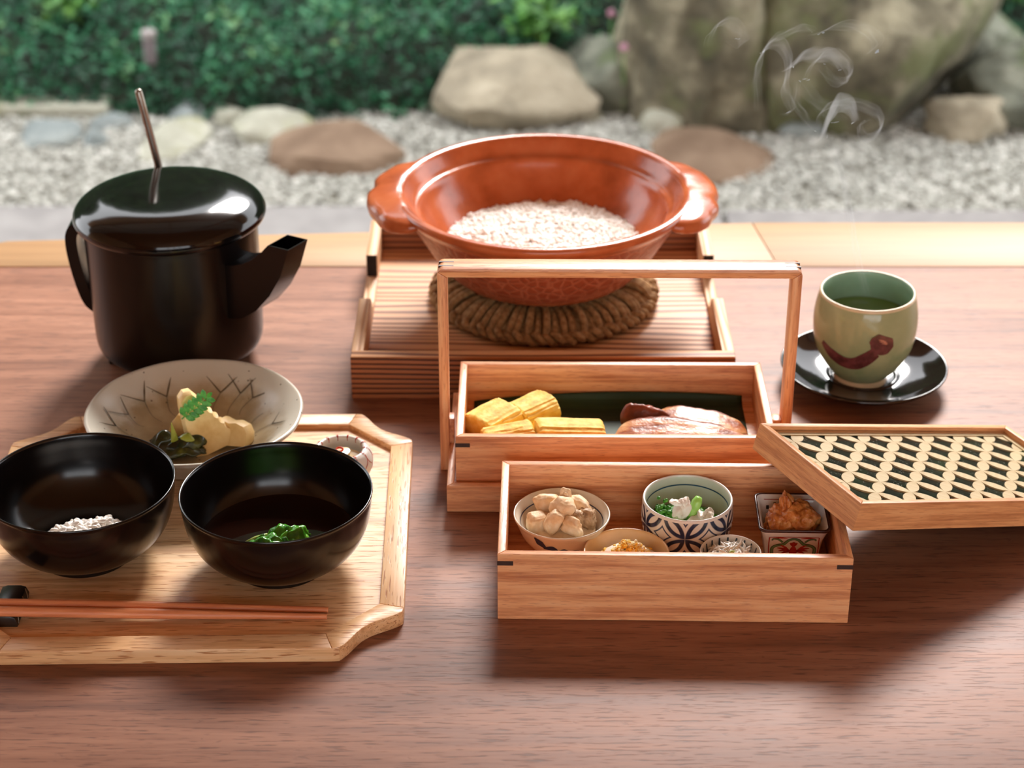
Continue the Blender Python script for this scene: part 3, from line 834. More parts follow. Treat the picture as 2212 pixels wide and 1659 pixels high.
# ------------------------------------------------------------------ rope trivet
M_rope = Mat('jute_rope', 0.85, 0.15)
M_rope.color(M_rope.ramp(M_rope.noise(300, None, 4) * .6 + M_rope.noise(60) * .4, [(.3, srgb(96, 68, 42)), (.5, srgb(150, 112, 72)), (.7, srgb(186, 148, 102))]))
M_rope.bump(M_rope.noise(700, None, 3), 0.0006, 0.9)
TZ = 0.0114
tv_ = thing('rope_trivet', 'round braided rope trivet between the clay pot and cedar tray', 'trivet', (0.0246, 1.3850, TZ))
lathe('core', [(.0001, .002), (.06, .0015), (.078, .003), (.080, .008), (.074, .0125), (.058, .0155), (.0001, .0155)], M_rope.m, tv_, 64, 3)
strand_mesh = None
NS = 72
for k in range(NS):
    if strand_mesh is None:
        path = [(.046, 0, .0172), (.056, .0004, .0182), (.066, .0012, .0178), (.074, .0016, .0155), (.0795, .0012, .0118), (.082, .0004, .0075), (.080, 0, .0036)]
        pr = []
        for i in range(len(path) - 1):
            for t in (0, .5): pr.append(Vector(path[i]).lerp(Vector(path[i + 1]), t))
        pr.append(Vector(path[-1]))
        o = tube('strand', pr, [.0029] * len(pr), M_rope.m, tv_, 6); strand_mesh = o.data
    else:
        o = bpy.data.objects.new('strand', strand_mesh); C.objects.link(o); o.parent = tv_
    rk = random.Random(k)
    o.rotation_euler = (rk.uniform(-.06, .06), rk.uniform(-.05, .05), 2 * math.pi * k / NS + rk.uniform(-.03, .03)); o.location = (0, 0, rk.uniform(-.0008, .001))
for ph, zz, rr_, nn in ((0, .0058, .0835, 36), (math.pi, .0072, .0835, 36)):
    pth = []
    for k in range(36 * 8 + 1):
        a = 2 * math.pi * k / (36 * 8)
        r_ = rr_ + .0030 * math.sin(a * nn + ph); pth.append((r_ * math.cos(a), r_ * math.sin(a), zz + .0026 * math.cos(a * nn + ph)))
    tube('edge_cord', pth, .0029, M_rope.m, tv_, 6)

# ------------------------------------------------------------------ clay pot of rice
M_clay = Mat('terracotta_glaze', 0.2, 0.5)
cn = M_clay.noise(26, None, 4)
M_clay.color(M_clay.ramp(cn, [(.3, srgb(152, 70, 34)), (.5, srgb(186, 94, 52)), (.7, srgb(200, 112, 70))]))
M_clay.bump(M_clay.noise(150), 0.0003, 0.5)
M_clay_foot = plain('matte_clay_foot', srgb(110, 62, 44), 0.8, 0.2, 60)
M_crack = Mat('textured_clay_wall', 0.35, 0.4)
vv = M_crack.voronoi(120, None, 'DISTANCE_TO_EDGE')
M_crack.color(M_crack.mix(vv.step(.03, .12), srgb(176, 96, 66), srgb(152, 70, 42)))
M_crack.bump(vv.step(0, .2), 0.0006, 0.6)
pot = thing('clay_pot', 'wide terracotta clay pot with two lug handles, holding rice', 'pot', (0.0237, 1.3860, TZ + .0198))
PZ = TZ + .0198
pp = [(.0001, .0015), (.052, .0010), (.060, .0018), (.071, .0075), (.083, .0215), (.0935, .0385), (.1010, .0510), (.1065, .0600), (.1110, .0640), (.1133, .0672), (.1128, .0702), (.1098, .0713), (.1062, .0704), (.1030, .0660), (.1000, .0612), (.0975, .0588), (.0935, .0565), (.0885, .0465), (.0770, .0320), (.0600, .0190), (.035, .0130), (.0001, .0120)]
def pot_idx(i):
    if i < 2.6: return 1
    if 3.2 < i < 6.6: return 2
    return 0
lathe('pot_body', pp, [M_clay.m, M_clay_foot, M_crack.m], pot, 128, 4, pot_idx)
def lug(side):
    """a broad shelf handle hugging the rim"""
    v, f = [], []
    nu, nv = 40, 14
    for i in range(nu):
        u = i / (nu - 1) * 2 - 1                       # along the rim
        ang = u * R(34)
        env = (1 - abs(u) ** 5) ** 0.6
        notch = 1 - 0.16 * math.exp(-((u - (0.18 if side < 0 else -.1)) / .10) ** 2) - (0.07 * math.exp(-((u + .45) / .12) ** 2))
        rmax = .1085 + .0245 * env * notch * (1 - .25 * u * u)
        th = .0058 * env + .0008
        for k in range(nv):
            a = 2 * math.pi * k / nv
            # rounded rectangle cross-section in (radius, z)
            ca, sa = math.cos(a), math.sin(a)
            cr = math.copysign(abs(ca) ** .45, ca); cz = math.copysign(abs(sa) ** .7, sa)
            mid = (.104 + rmax) / 2; half = (rmax - .104) / 2
            r_ = mid + half * cr
            z = .0655 + th * cz - .0035 * ((r_ - .108) / .024)
            dent = .0010 * noise.noise(Vector((u * 4 + side * 3, cr * 2.5, cz)))
            z += dent * (1 if cz > 0 else .4)
            r_ += dent * .8
            v.append((side * r_ * math.cos(ang), r_ * math.sin(ang), z))
    for i in range(nu - 1):
        for k in range(nv):
            k2 = (k + 1) % nv
            q = (i * nv + k, i * nv + k2, (i + 1) * nv + k2, (i + 1) * nv + k)
            f.append(q if side < 0 else q[::-1])
    f.append(tuple(range(nv))[::(1 if side > 0 else -1)]); f.append(tuple(range((nu - 1) * nv, nu * nv))[::(-1 if side > 0 else 1)])
    return mesh('lug_handle', v, f, M_clay.m, pot, True)
lug(-1); lug(1)

# rice
M_rice = Mat('cooked_rice', 0.35, 0.5)
M_rice.color(M_rice.mix(M_rice.island(), srgb(246, 240, 230), srgb(254, 252, 248)))
M_rice.p.inputs['Subsurface Weight'].default_value = 0.0
grain = [(p.x, p.y * (1 - .1 * p.x), p.z) for p in ico(2)[0]]; grain_f = ico(2)[1]
def rice(name, label, pts_, size, rng, parent=None, loc=(0, 0, 0)):
    P_ = np.asarray(pts_); n = len(P_); s = size * rng.uniform(.85, 1.15, n)
    V, F = instances(grain, grain_f, rot_mats(n, rng, .45, np.c_[s, s * .54, s * .50], P_))
    o = fast_mesh(name, V, F, M_rice.m, parent, True); o.location = loc
    return tag(o, label, 'rice', kind='stuff')
pts = []
rn = random.Random(3)
for k in range(6500):
    r_ = .0735 * math.sqrt(rn.random()); a = rn.uniform(0, 6.283)
    x, y = r_ * math.cos(a), r_ * math.sin(a)
    h = .0278 + .0022 * (1 - (r_ / .0735) ** 2) + .0022 * noise.noise(Vector((x * 60, y * 60, 1))) + .0012 * noise.noise(Vector((x * 200, y * 200, 5)))
    pts.append((x, y, h + rn.uniform(-.0012, .0008)))
rice_pot = rice('pot_rice', 'steaming white rice filling the clay pot', pts, .0027, rng, None, (0.0237, 1.3860, PZ))
v, f = lathe_vf([(.0001, .0288), (.04, .028), (.066, .0268), (.0735, .0262)], 48)
bed = mesh('rice_bed', v, f, M_rice.m, rice_pot, True); bed['kind'] = 'stuff'

# ------------------------------------------------------------------ lacquer kettle
kt = thing('lacquer_kettle', 'tall black lacquer hot water kettle with a square spout', 'kettle', (-0.2455, 1.3130, 0))
lathe('kettle_body', [(.0001, .0085), (.045, .0085), (.054, .0092), (.0585, .0125), (.0608, .0185), (.0614, .030), (.0617, .060), (.0620, .095), (.0622, .1095), (.0600, .1115), (.0001, .1120)], M_kettle, kt, 128, 4)
for k in range(3):
    a = R(20 + 120 * k)
    for q in (0,):
        o = box('foot', -.008, .008, -.006, .006, 0, .0095, M_kettle, kt, .0015); o.location = (.048 * math.cos(a + .9), .048 * math.sin(a + .9), 0); o.rotation_euler = (0, 0, a + .9 + math.pi / 2)
ld = lathe('lid', [(.0635, .1100), (.0668, .1108), (.0684, .1130), (.0687, .1152), (.0680, .1180), (.0650, .1220), (.0580, .1262), (.0440, .1302), (.0230, .1322), (.0001, .1326)], M_black, kt, 128, 5)
# spout: a curved square funnel
sd = R(-33)
st = [(.0560, .0500, .0560, .0930, .0135), (.0720, .0540, .0660, .0940, .0130), (.0860, .0640, .0750, .0972, .0124), (.0985, .0785, .0840, .1025, .0118), (.1090, .0960, .0920, .1095, .0112), (.1170, .1180, .0990, .1172, .0108)]
v, f = [], []
def spt(r_, y, z): return (r_ * math.cos(sd) - y * math.sin(sd), r_ * math.sin(sd) + y * math.cos(sd), z)
for (ra, za_, rb, zb, hw_) in st:
    for (r_, z, sy) in ((ra, za_, -1), (ra, za_, 1), (rb, zb, 1), (rb, zb, -1)): v.append(spt(r_, sy * hw_, z))
n_out = len(v)
for (ra, za_, rb, zb, hw_) in st:                              # inner faces
    e = .0007; dx_, dz_ = rb - ra, zb - za_; q = e / math.hypot(dx_, dz_)
    for (r_, z, sy) in ((ra + dx_ * q, za_ + dz_ * q, -1), (ra + dx_ * q, za_ + dz_ * q, 1), (rb - dx_ * q, zb - dz_ * q, 1), (rb - dx_ * q, zb - dz_ * q, -1)): v.append(spt(r_, sy * (hw_ - e), z))
for i in range(len(st) - 1):
    for k in range(4):
        k2 = (k + 1) % 4
        f.append((4 * i + k, 4 * i + 4 + k, 4 * i + 4 + k2, 4 * i + k2))
        f.append((n_out + 4 * i + k, n_out + 4 * i + k2, n_out + 4 * i + 4 + k2, n_out + 4 * i + 4 + k))
e0 = 4 * (len(st) - 1)
for k in range(4):
    k2 = (k + 1) % 4
    f.append((e0 + k, n_out + e0 + k, n_out + e0 + k2, e0 + k2))
sp_o = mesh('spout', v, f, M_kettle, kt, False); auto_smooth(sp_o, 35)
# side handle: a flat bow on the left
v, f = [], []
hp_ = [(.058, .1045), (.0640, .1055), (.0690, .1035), (.0715, .098), (.0718, .088), (.0705, .076), (.0685, .064), (.0660, .053), (.0630, .0455), (.0590, .0415)]
hp_ = smooth_prof2(hp_, 3)
for i, (r_, z) in enumerate(hp_):
    a_, b_ = np.array(hp_[max(i - 1, 0)]), np.array(hp_[min(i + 1, len(hp_) - 1)])
    t_ = (b_ - a_) / np.linalg.norm(b_ - a_); nn = np.array([-t_[1], t_[0]]) * .0042
    for (k, y) in ((1, -.011), (1, .011), (-1, .011), (-1, -.011)):
        v.append((-(r_ + k * nn[0]), y + .004, z + k * nn[1]))
for i in range(len(hp_) - 1):
    for k in range(4):
        k2 = (k + 1) % 4
        f.append((4 * i + k, 4 * i + k2, 4 * i + 4 + k2, 4 * i + 4 + k))
f.append((0, 1, 2, 3)); f.append(tuple(4 * (len(hp_) - 1) + k for k in (3, 2, 1, 0)))
auto_smooth(mesh('side_handle', v, f, M_kettle, kt, False), 30)
M_rod = plain('dark_bronze_rod', (0.30, 0.27, 0.23, 1), 0.28, 0.1, 40, 0.5, Metallic=0.9)
rod = tube('upright_handle', [(-.0165, .0655, .085), (-.0168, .0655, .1), (-.0180, .066, .1245), (-.0212, .066, .145), (-.0245, .066, .165), (-.0272, .066, .1808), (-.0275, .066, .1825), (-.0276, .066, .1834)], [.0029] * 6 + [.0024, .0010], M_rod, kt, 12)

# ------------------------------------------------------------------ oak tray on the left
FT = 0.0062                                                       # tray floor height
tr_ = thing('oak_tray', 'square oak serving tray with scalloped corners', 'tray', (-0.2012, 1.0660, 0), R(1.0))
hx, hy, cu = 0.1355, 0.1370, 0.036
def ogee(hx, hy, cu, depth=.0048, n=14):
    """outline with curved cut corners, counter-clockwise from the right side"""
    out = []
    def corner(p0, p1, a, b):
        P0, P1 = np.array(p0), np.array(p1); dv = P1 - P0; nn = np.array([-dv[1], dv[0]]) / np.linalg.norm(dv)
        if np.dot(nn, P0) > 0: nn = -nn
        res = []
        for k in range(n + 1):
            t = k / n
            s = math.sin(math.pi * t) ** 2
            q = P0 + dv * t + nn * depth * s
            res.append(tuple(q))
        return res
    r_ = .004
    out += [(hx, hy - cu - .01), (hx, hy - cu - r_)] + corner((hx - .0006, hy - cu), (hx - cu, hy - .0006), 0, 0) + [(hx - cu - r_, hy)]
    out += [(-hx + cu + r_, hy)] + corner((-hx + cu, hy - .0006), (-hx + .0006, hy - cu), 0, 0) + [(-hx, hy - cu - r_)]
    out += [(-hx, -hy + cu + r_)] + corner((-hx + .0006, -hy + cu), (-hx + cu, -hy + .0006), 0, 0) + [(-hx + cu + r_, -hy)]
    out += [(hx - cu - r_, -hy)] + corner((hx - cu, -hy + .0006), (hx - .0006, -hy + cu), 0, 0) + [(hx, -hy + cu + r_)]
    return out[1:]
prism('tray_floor', ogee(hx - .004, hy - .004, cu), 0.0010, FT, M_oakX, tr_, 0)
# rim in eight mitred pieces, each its own board
rw, cin = 0.0145, 0.0300
ix, iy = hx - rw, hy - rw
inner = [(ix, -iy + cin), (ix, iy - cin), (ix - cin, iy), (-ix + cin, iy), (-ix, iy - cin), (-ix, -iy + cin), (-ix + cin, -iy), (ix - cin, -iy)]
og = ogee(hx, hy, cu)
nC = len(og) // 4                                                 # points per corner
corner_ends = [(k * nC, k * nC + nC - 1) for k in range(4)]
RT = 0.0098
for k in range(4):
    s, e = corner_ends[k]
    i0, i1 = inner[(1 + 2 * k) % 8], inner[(2 + 2 * k) % 8]
    prism('rim_corner', og[s:e + 1] + [i1, i0], 0.0, RT, (M_oakY if False else M_oakX), tr_, 0.0007)
    s2 = corner_ends[(k + 1) % 4][0]
    j0, j1 = inner[(2 + 2 * k) % 8], inner[(3 + 2 * k) % 8]
    prism('rim_rail', [og[e], og[s2], j1, j0], 0.0, RT, M_oakX if k % 2 == 0 else M_oakY, tr_, 0.0007)

# ------------------------------------------------------------------ lacquer bowls
def lacquer_bowl(label, x, y, r_=.0582, zr=.0585):
    t = thing('lacquer_bowl', label, 'bowl', (x, y, FT), 0, 'black lacquer bowls on the oak tray')
    H_ = zr - FT; k = r_ / .0582
    pr = [(.0001, .0030), (.0255, .0030), (.0262, .0002), (.0292, .0002), (.0296, .0035), (.0315, .0058), (.0420, .0110), (.0505, .0200), (.0552, .0310), (.0573, .0430), (.0578, H_ - .0030), (.0584, H_ - .0010), (.0580, H_), (.0569, H_ - .0007), (.0563, H_ - .0030), (.0556, .0420), (.0534, .0310), (.0486, .0215), (.0400, .0138), (.026, .0090), (.0001, .0078)]
    lathe('bowl_body', [(a * k, b) for a, b in pr], [M_black_satin, M_black_in], t, 128, 4, lambda i: 1 if i > 9.5 else 0)
    return t
lacquer_bowl('black lacquer bowl at the left edge with a little white rice', -0.2640, 1.0360)
lacquer_bowl('black lacquer soup bowl with green leaves, right of the rice bowl', -0.1425, 1.0245)

pts = []
rn = random.Random(12)
for k in range(900):
    u = rn.uniform(-1, 1); w_ = rn.uniform(-1, 1)
    if u * u + w_ * w_ > 1: continue
    x, y = .0305 * u, .0210 * w_
    e = max(0, 1 - u * u - w_ * w_)
    h = .0125 * math.sqrt(e) + .0035 * noise.noise(Vector((x * 90, y * 90, 4)))
    pts.append((x, y, max(.0005, h * (rn.random() ** .3))))
rr_o = rice('bowl_rice', 'small mound of white rice in the left lacquer bowl', pts, .0029, rng, None, (-0.2575, 1.0300, FT + .0098))

M_soup = plain('clear_dark_soup', (0.012, 0.004, 0.0025, 1), 0.03, 0.1, 30, 0.5)
so = lathe('soup', [(.0001, .0), (.030, .0), (.0460, .0), (.0470, .0003)], M_soup, None, 96, 1, loc=(-0.1425, 1.0245, FT + .0200))
tag(so, 'dark clear broth inside the right lacquer bowl', 'soup')
# greens
M_green = Mat('blanched_greens', 0.22, 0.5)
gn = M_green.noise(90, None, 4)
M_green.color(M_green.ramp(gn, [(.3, srgb(30, 84, 18)), (.5, srgb(70, 148, 36)), (.72, srgb(128, 196, 66))]))
M_green.bump(M_green.noise(240, None, 3), .0008, .8)
M_stem = plain('pale_green_stem', srgb(168, 190, 96), 0.3, 0.15, 60)
def crumpled(name, sx, sy, amp, seed, mat, parent, loc, rz=0, nu=26, nv=18, th=.0006, freq=150, curl=0.0):
    """a folded leaf: two skins of a wrinkled sheet"""
    v, f = [], []
    for side in (1, -1):
        for j in range(nv):
            for i in range(nu):
                u, w_ = i / (nu - 1) * 2 - 1, j / (nv - 1) * 2 - 1
                x = sx * u * (1 - .2 * w_ * w_ + .12 * noise.noise(Vector((w_ * 3, seed, 1)))); y = sy * w_ * math.sqrt(max(0.02, 1 - .8 * u * u))
                z = amp * (noise.noise(Vector((x * freq, y * freq, seed))) + .5 * noise.noise(Vector((x * freq * 2.3, y * freq * 2.3, seed + 9)))) + curl * (1 - u * u) * (1 - w_ * w_)
                x += amp * .5 * noise.noise(Vector((x * freq, y * freq, seed + 4))); y += amp * .6 * noise.noise(Vector((x * freq, y * freq, seed + 7)))
                v.append((x, y, z + side * th * .5))
    n_ = nu * nv
    for j in range(nv - 1):
        for i in range(nu - 1):
            a = j * nu + i; q = (a, a + 1, a + nu + 1, a + nu)
            f.append(q); f.append(tuple(n_ + k for k in q[::-1]))
    rim = [i for i in range(nu)] + [j * nu + nu - 1 for j in range(1, nv)] + [(nv - 1) * nu + i for i in range(nu - 2, -1, -1)] + [j * nu for j in range(nv - 2, 0, -1)]
    for k in range(len(rim)):
        a, b = rim[k], rim[(k + 1) % len(rim)]
        f.append((a, n_ + a, n_ + b, b))
    o = mesh(name, v, f, mat, parent, True); o.location = loc; o.rotation_euler = (0, 0, rz); return o
gr = thing('soup_greens', 'blanched dark green leaves heaped in the soup', 'greens', (-0.1420, 1.0120, FT + .0203))
crumpled('leaf', .0200, .0085, .0045, 2, M_green.m, gr, (0, 0, .0020), .1, curl=.0055)
crumpled('leaf', .0165, .0075, .0050, 5, M_green.m, gr, (.004, .0065, .0030), .35, curl=.0065)
crumpled('leaf', .0140, .0065, .0045, 8, M_green.m, gr, (-.0045, -.005, .0030), -.2, curl=.0050)
crumpled('leaf', .0105, .0055, .0050, 13, M_green.m, gr, (.0105, .0010, .0040), .6, curl=.0055)
tube('stem', [(-.0195, -.001, .0020), (-.013, .001, .0046), (-.006, .003, .0062)], [.0015, .0016, .0011], M_stem, gr, 8)

# ------------------------------------------------------------------ bowl of bamboo shoots
M_bowl = ceramic('ash_glaze_stoneware', srgb(196, 190, 174), 0.3, srgb(80, 62, 46), 0.8)
M_bowl_in = Mat('ash_glaze_inner', 0.25, 0.5)
bx, by, bz = M_bowl_in.xyz()
rad = (bx * bx + by * by).sqrt()
fn = M_bowl_in.noise(45, None, 4)
ringf = (rad + fn * 0.022).step(0.058, 0.072)
sp2 = M_bowl_in.voronoi(190).lt(0.13) * M_bowl_in.noise(60).gt(0.52)
cc = M_bowl_in.mix(fn.step(.3, .7), srgb(158, 140, 108), srgb(180, 164, 132))
cc = M_bowl_in.mix(ringf, cc, srgb(204, 200, 186))
M_bowl_in.color(M_bowl_in.mix(sp2 * .8, cc, srgb(70, 54, 40))); M_bowl_in.bump(fn, .0006, .5)
PLX, PLY = -0.2120, 1.1545
sb = thing('stoneware_bowl', 'wide speckled stoneware bowl painted with twigs, holding bamboo shoots', 'bowl', (PLX, PLY, FT))
inner_p = [(.0001, .0080), (.022, .0084), (.038, .0120), (.052, .0200), (.062, .0285), (.0685, .0335)]
prS = [(.0001, .0022), (.028, .0022), (.0285, .0002), (.0325, .0002), (.034, .0040), (.048, .0100), (.060, .0190), (.068, .0275), (.0722, .0318), (.0728, .0340), (.0712, .0350)] + inner_p[::-1]
lathe('bowl_body', prS, [M_bowl, M_bowl_in.m], sb, 128, 4, lambda i: 1 if i > 10.3 else 0, wob=.035, seed=3)
isf = inner_surface(inner_p)
M_twig = plain('iron_brown_brush', srgb(96, 86, 66), 0.35, 0.35, 200)
strokes = []
for a, r0, r1, v1, v2 in ((-150, .036, .060, 11, -7), (168, .034, .060, 12, -9), (152, .036, .062, 14, -6), (140, .040, .062, 10, -14), (-132, .036, .062, 13, -8), (118, .040, .060, 9, -10), (-112, .040, .060, 12, -6), (98, .038, .060, 10, -12), (-92, .040, .062, 9, -9), (70, .04, .062, 9, -9)):
    strokes.append(([(a, r0), (a + 3, (r0 + r1 * .8) / 2), (a, r1 * .86)], [.0003, .0004, .0005]))
    strokes.append(([(a, r1 * .86), (a + v1 * .5, r1 * .93), (a + v1, r1 * 1.01)], [.0010, .0008, .0003]))
    strokes.append(([(a, r1 * .86), (a + v2 * .5, r1 * .94), (a + v2, r1 * 1.03)], [.0011, .0013, .0003]))
ribbons('painted_pattern', strokes, isf, M_twig, sb, .0007)

M_shoot = Mat('bamboo_shoot_flesh', 0.45, 0.4)
sn = M_shoot.noise(70, None, 4)
M_shoot.color(M_shoot.ramp(sn, [(.3, srgb(218, 178, 112)), (.5, srgb(236, 204, 142)), (.72, srgb(246, 222, 168))]))
M_shoot.bump(M_shoot.noise(260), .0003, .6)
def shoot(label, outline, th, loc, rot, ridges=()):
    """a wedge cut from a bamboo shoot: outline (x, z) with thickness, comb ridges on one edge"""
    v, f = [], []
    n_ = len(outline); ny = 7
    for j in range(ny):
        t = j / (ny - 1) * 2 - 1; s = 1 - .10 * abs(t) ** 3
        for (x, z) in outline: v.append((x * s, th * t, z * (1 - .05 * abs(t) ** 3)))
    for j in range(ny - 1):
        for k in range(n_):
            k2 = (k + 1) % n_
            f.append((j * n_ + k, j * n_ + k2, (j + 1) * n_ + k2, (j + 1) * n_ + k))
    f.append(tuple(range(n_))[::-1]); f.append(tuple(range((ny - 1) * n_, ny * n_)))
    o = mesh('bamboo_shoot', v, f, M_shoot.m, None, False)
    bm = bmesh.new(); bm.from_mesh(o.data); bmesh.ops.triangulate(bm, faces=[q for q in bm.faces if len(q.verts) > 4])
    bmesh.ops.recalc_face_normals(bm, faces=bm.faces[:]); bm.to_mesh(o.data); bm.free(); auto_smooth(o, 38)
    o.location = loc; o.rotation_euler = rot
    return tag(o, label, 'food', 'bamboo shoot pieces in the stoneware bowl')
def comb(x0, z0, x1, z1, n_, d):
    """a rippled edge between two points"""
    out = []
    dx, dz = x1 - x0, z1 - z0; l_ = math.hypot(dx, dz); nx_, nz_ = dz / l_, -dx / l_
    for k in range(n_ * 4 + 1):
        t = k / (n_ * 4); s = d * abs(math.sin(t * n_ * math.pi))
        out.append((x0 + dx * t + nx_ * s, z0 + dz * t + nz_ * s))
    return out
tall = [(1.12 * a, 1.10 * b) for a, b in [(-.0130, 0.0), (-.0120, .016), (-.0085, .034), (-.0065, .040), (-.0025, .0425), (.0015, .0415), (.0040, .036)] + [(.0050, .031)] + comb(.0065, .029, .0185, 0.0, 6, .0011)[1:]]
shoot('tall wedge of bamboo shoot standing up with a rippled edge', tall, .0065, (PLX + .0125, PLY - .006, FT + .0090), (R(-10), R(-17), R(24)))
shoot('small bamboo shoot piece leaning at the left behind the seaweed', [(-.008, 0), (-.007, .012), (-.003, .021), (.002, .0215), (.007, .010), (.009, 0)], .005, (PLX - .0115, PLY + .004, FT + .0095), (R(-8), R(12), R(-25)))
shoot('bamboo shoot piece lying at the right of the tall wedge', [(-.010, 0), (-.011, .012), (-.008, .0185), (-.002, .016), (.004, .0165), (.010, .014), (.0125, .009), (.012, .003), (.010, 0)], .006, (PLX + .0270, PLY - .004, FT + .0105), (R(-18), R(-6), R(-18)))
M_wak = Mat('dark_seaweed', 0.16, 0.5)
wn_ = M_wak.noise(60, None, 3)
M_wak.color(M_wak.ramp(wn_, [(.4, srgb(24, 30, 16)), (.6, srgb(48, 56, 26)), (.8, srgb(120, 128, 42))]))
wk = thing('simmered_seaweed', 'glossy dark green seaweed folded in front of the bamboo shoots', 'seaweed', (PLX - .0095, PLY - .0165, FT + .0105))
crumpled('frond', .0190, .0105, .0040, 3, M_wak.m, wk, (0, 0, .0035), 0, freq=90, curl=.0075)
crumpled('frond', .0150, .0095, .0040, 6, M_wak.m, wk, (.0060, .0035, .0060), .5, freq=90, curl=.0080)
crumpled('frond', .0130, .0085, .0040, 9, M_wak.m, wk, (-.0075, .0045, .0050), -.4, freq=90, curl=.0070)
crumpled('frond', .0210, .0070, .0030, 12, M_wak.m, wk, (-.0090, -.002, .0015), .15, freq=80, curl=.0040)
M_wak2 = plain('light_seaweed_rib', srgb(150, 160, 62), 0.25, 0.25, 60)
v = [(0, 0, 0), (.0052, .0005, .0005), (.0040, -.0005, .0062), (.0012, 0, .0150), (0, .0014, 0), (.0052, .0019, .0005), (.0040, .0009, .0062), (.0012, .0012, .0150)]
f = [(0, 1, 2, 3), (7, 6, 5, 4), (0, 4, 5, 1), (1, 5, 6, 2), (2, 6, 7, 3), (3, 7, 4, 0)]
o = mesh('rib_tip', v, f, M_wak2, wk, False); o.location = (-.0035, -.0030, .0105)
o = crumpled('rib_curl', .0055, .0030, .0015, 4, M_wak2, wk, (.0070, -.0020, .0135), -.3, 14, 10, freq=120, curl=.0030)
# leaf sprig
M_kin = Mat('fresh_sprig_leaf', 0.4, 0.4)
M_kin.color(M_kin.mix(M_kin.noise(300).step(.3, .7), srgb(46, 128, 40), srgb(92, 176, 70)))
kp = at(393, 905, PLY - .0155)
kn = thing('leaf_sprig', 'bright green feathery leaf sprig resting on the bamboo shoot', 'garnish', kp)
kt_ = at(447, 858, PLY - .0150) - kp
stem = [Vector((0, 0, 0)), kt_ * .35 + Vector((-.0004, -.001, .0006)), kt_ * .7 + Vector((0, -.0012, .0004)), kt_]
tube('stem', stem, [.0005, .00045, .0004, .0002], plain('sprig_stem', srgb(110, 170, 80), .5), kn, 6)
lf_v, lf_f = [], []
lo_ = [(0, 0), (.0012, .0010), (.0030, .0017), (.0048, .0013), (.0062, 0), (.0048, -.0013), (.0030, -.0017), (.0012, -.0010)]
def leaflet(base, dirv, s):
    dx = dirv.normalized(); nrm = Vector((0, -.85, .5)); nrm = (nrm - dx * nrm.dot(dx)).normalized(); dy = nrm.cross(dx)
    vv_ = []
    for sg in (0, 1):
        for (a, b) in lo_:
            # toothed rim and a slight keel
            vv_.append(base + dx * a * s + dy * b * s + nrm * (abs(b) * .35 * s + sg * .00022))
    n_ = len(lo_)
    ff = [tuple(range(n_, 2 * n_)), tuple(range(n_))[::-1]] + [(k, (k + 1) % n_, n_ + (k + 1) % n_, n_ + k) for k in range(n_)]
    mesh('leaflet', vv_, ff, M_kin.m, kn, False)
side_v = Vector((kt_.z, 0, -kt_.x)).normalized()
for k in range(6):
    t = .12 + .80 * k / 5
    b = kt_ * t + Vector((0, -.0012 * math.sin(t * 3), .0004))
    sz = 1.3 - .3 * abs(t - .45)
    for sg in (1, -1):
        leaflet(b, side_v * sg + kt_.normalized() * (.45 + .25 * t), sz)
leaflet(kt_, kt_, .85)

# ------------------------------------------------------------------ little red-lined bowl of pickles
M_wht = ceramic('white_porcelain', srgb(232, 228, 220), 0.14)
M_wht2 = ceramic('greenish_porcelain', srgb(206, 212, 198), 0.14)
M_red = plain('iron_red_paint', srgb(176, 62, 38), 0.3, 0.2, 200)
CBX, CBY = -0.1120, 1.1240
cb_ = thing('pickle_bowl', 'tiny white bowl with red fishnet lines behind the soup bowl', 'bowl', (CBX, CBY, FT))
outp = [(.0105, .0002), (.0125, .0010), (.0180, .0050), (.0208, .0110), (.0208, .0165), (.0190, .0212), (.0172, .0232)]
lathe('bowl_body', [(.0001, .0012)] + outp + [(.0155, .0238), (.0142, .0228), (.0146, .0200), (.0160, .0150), (.0155, .0100), (.0110, .0060), (.0001, .0052)], M_wht, cb_, 72, 4)
osf = lathe_surface(outp)
strokes = []
for k in range(14):
    a = k * 360 / 14
    for rowz in ((.0015, .0080), (.0080, .0145), (.0145, .0205)):
        s = 0 if rowz[0] in (.0015, .0145) else 12.86
        strokes.append(([(a + s, rowz[0]), (a + s + 9, (rowz[0] + rowz[1]) / 2), (a + s + 12.86, rowz[1])], [.0005, .0006, .0005]))
        strokes.append(([(a + s, rowz[0]), (a + s - 9, (rowz[0] + rowz[1]) / 2), (a + s - 12.86, rowz[1])], [.0005, .0006, .0005]))
    strokes.append(([(a + 12.86, .0205), (a + 12.86, .0228)], [.0007, .0009]))
ribbons('painted_pattern', strokes, osf, M_red, cb_, .00015)
# rim drops: small strokes running over the rim
rim_s = lathe_surface([(.0172, .0228), (.0168, .0236), (.0160, .0240)])
v, f = [], []
for k in range(14):
    a = R(k * 360 / 14 + 12.86)
    ring = [(.0173, .02335), (.0164, .02385), (.0155, .0240), (.01465, .02355), (.0141, .0225), (.0143, .0205)]
    b0 = len(v)
    for i, (r_, z) in enumerate(ring):
        wd = .00055 * (1 + .5 * (i in (2, 3))) * (1 - .12 * i)
        for sg in (-1, 1):
            v.append(((r_ + (.0001 if i < 3 else -.0002)) * math.sin(a) + sg * wd * math.cos(a), -(r_ + (.0001 if i < 3 else -.0002)) * math.cos(a) + sg * wd * math.sin(a), z + .00015))
    for i in range(len(ring) - 1): f.append((b0 + 2 * i, b0 + 2 * i + 1, b0 + 2 * i + 3, b0 + 2 * i + 2))
mesh('rim_pattern', v, f, M_red, cb_, True)
M_daikon = plain('pale_pickled_radish', srgb(232, 206, 160), 0.25, 0.12, 90)
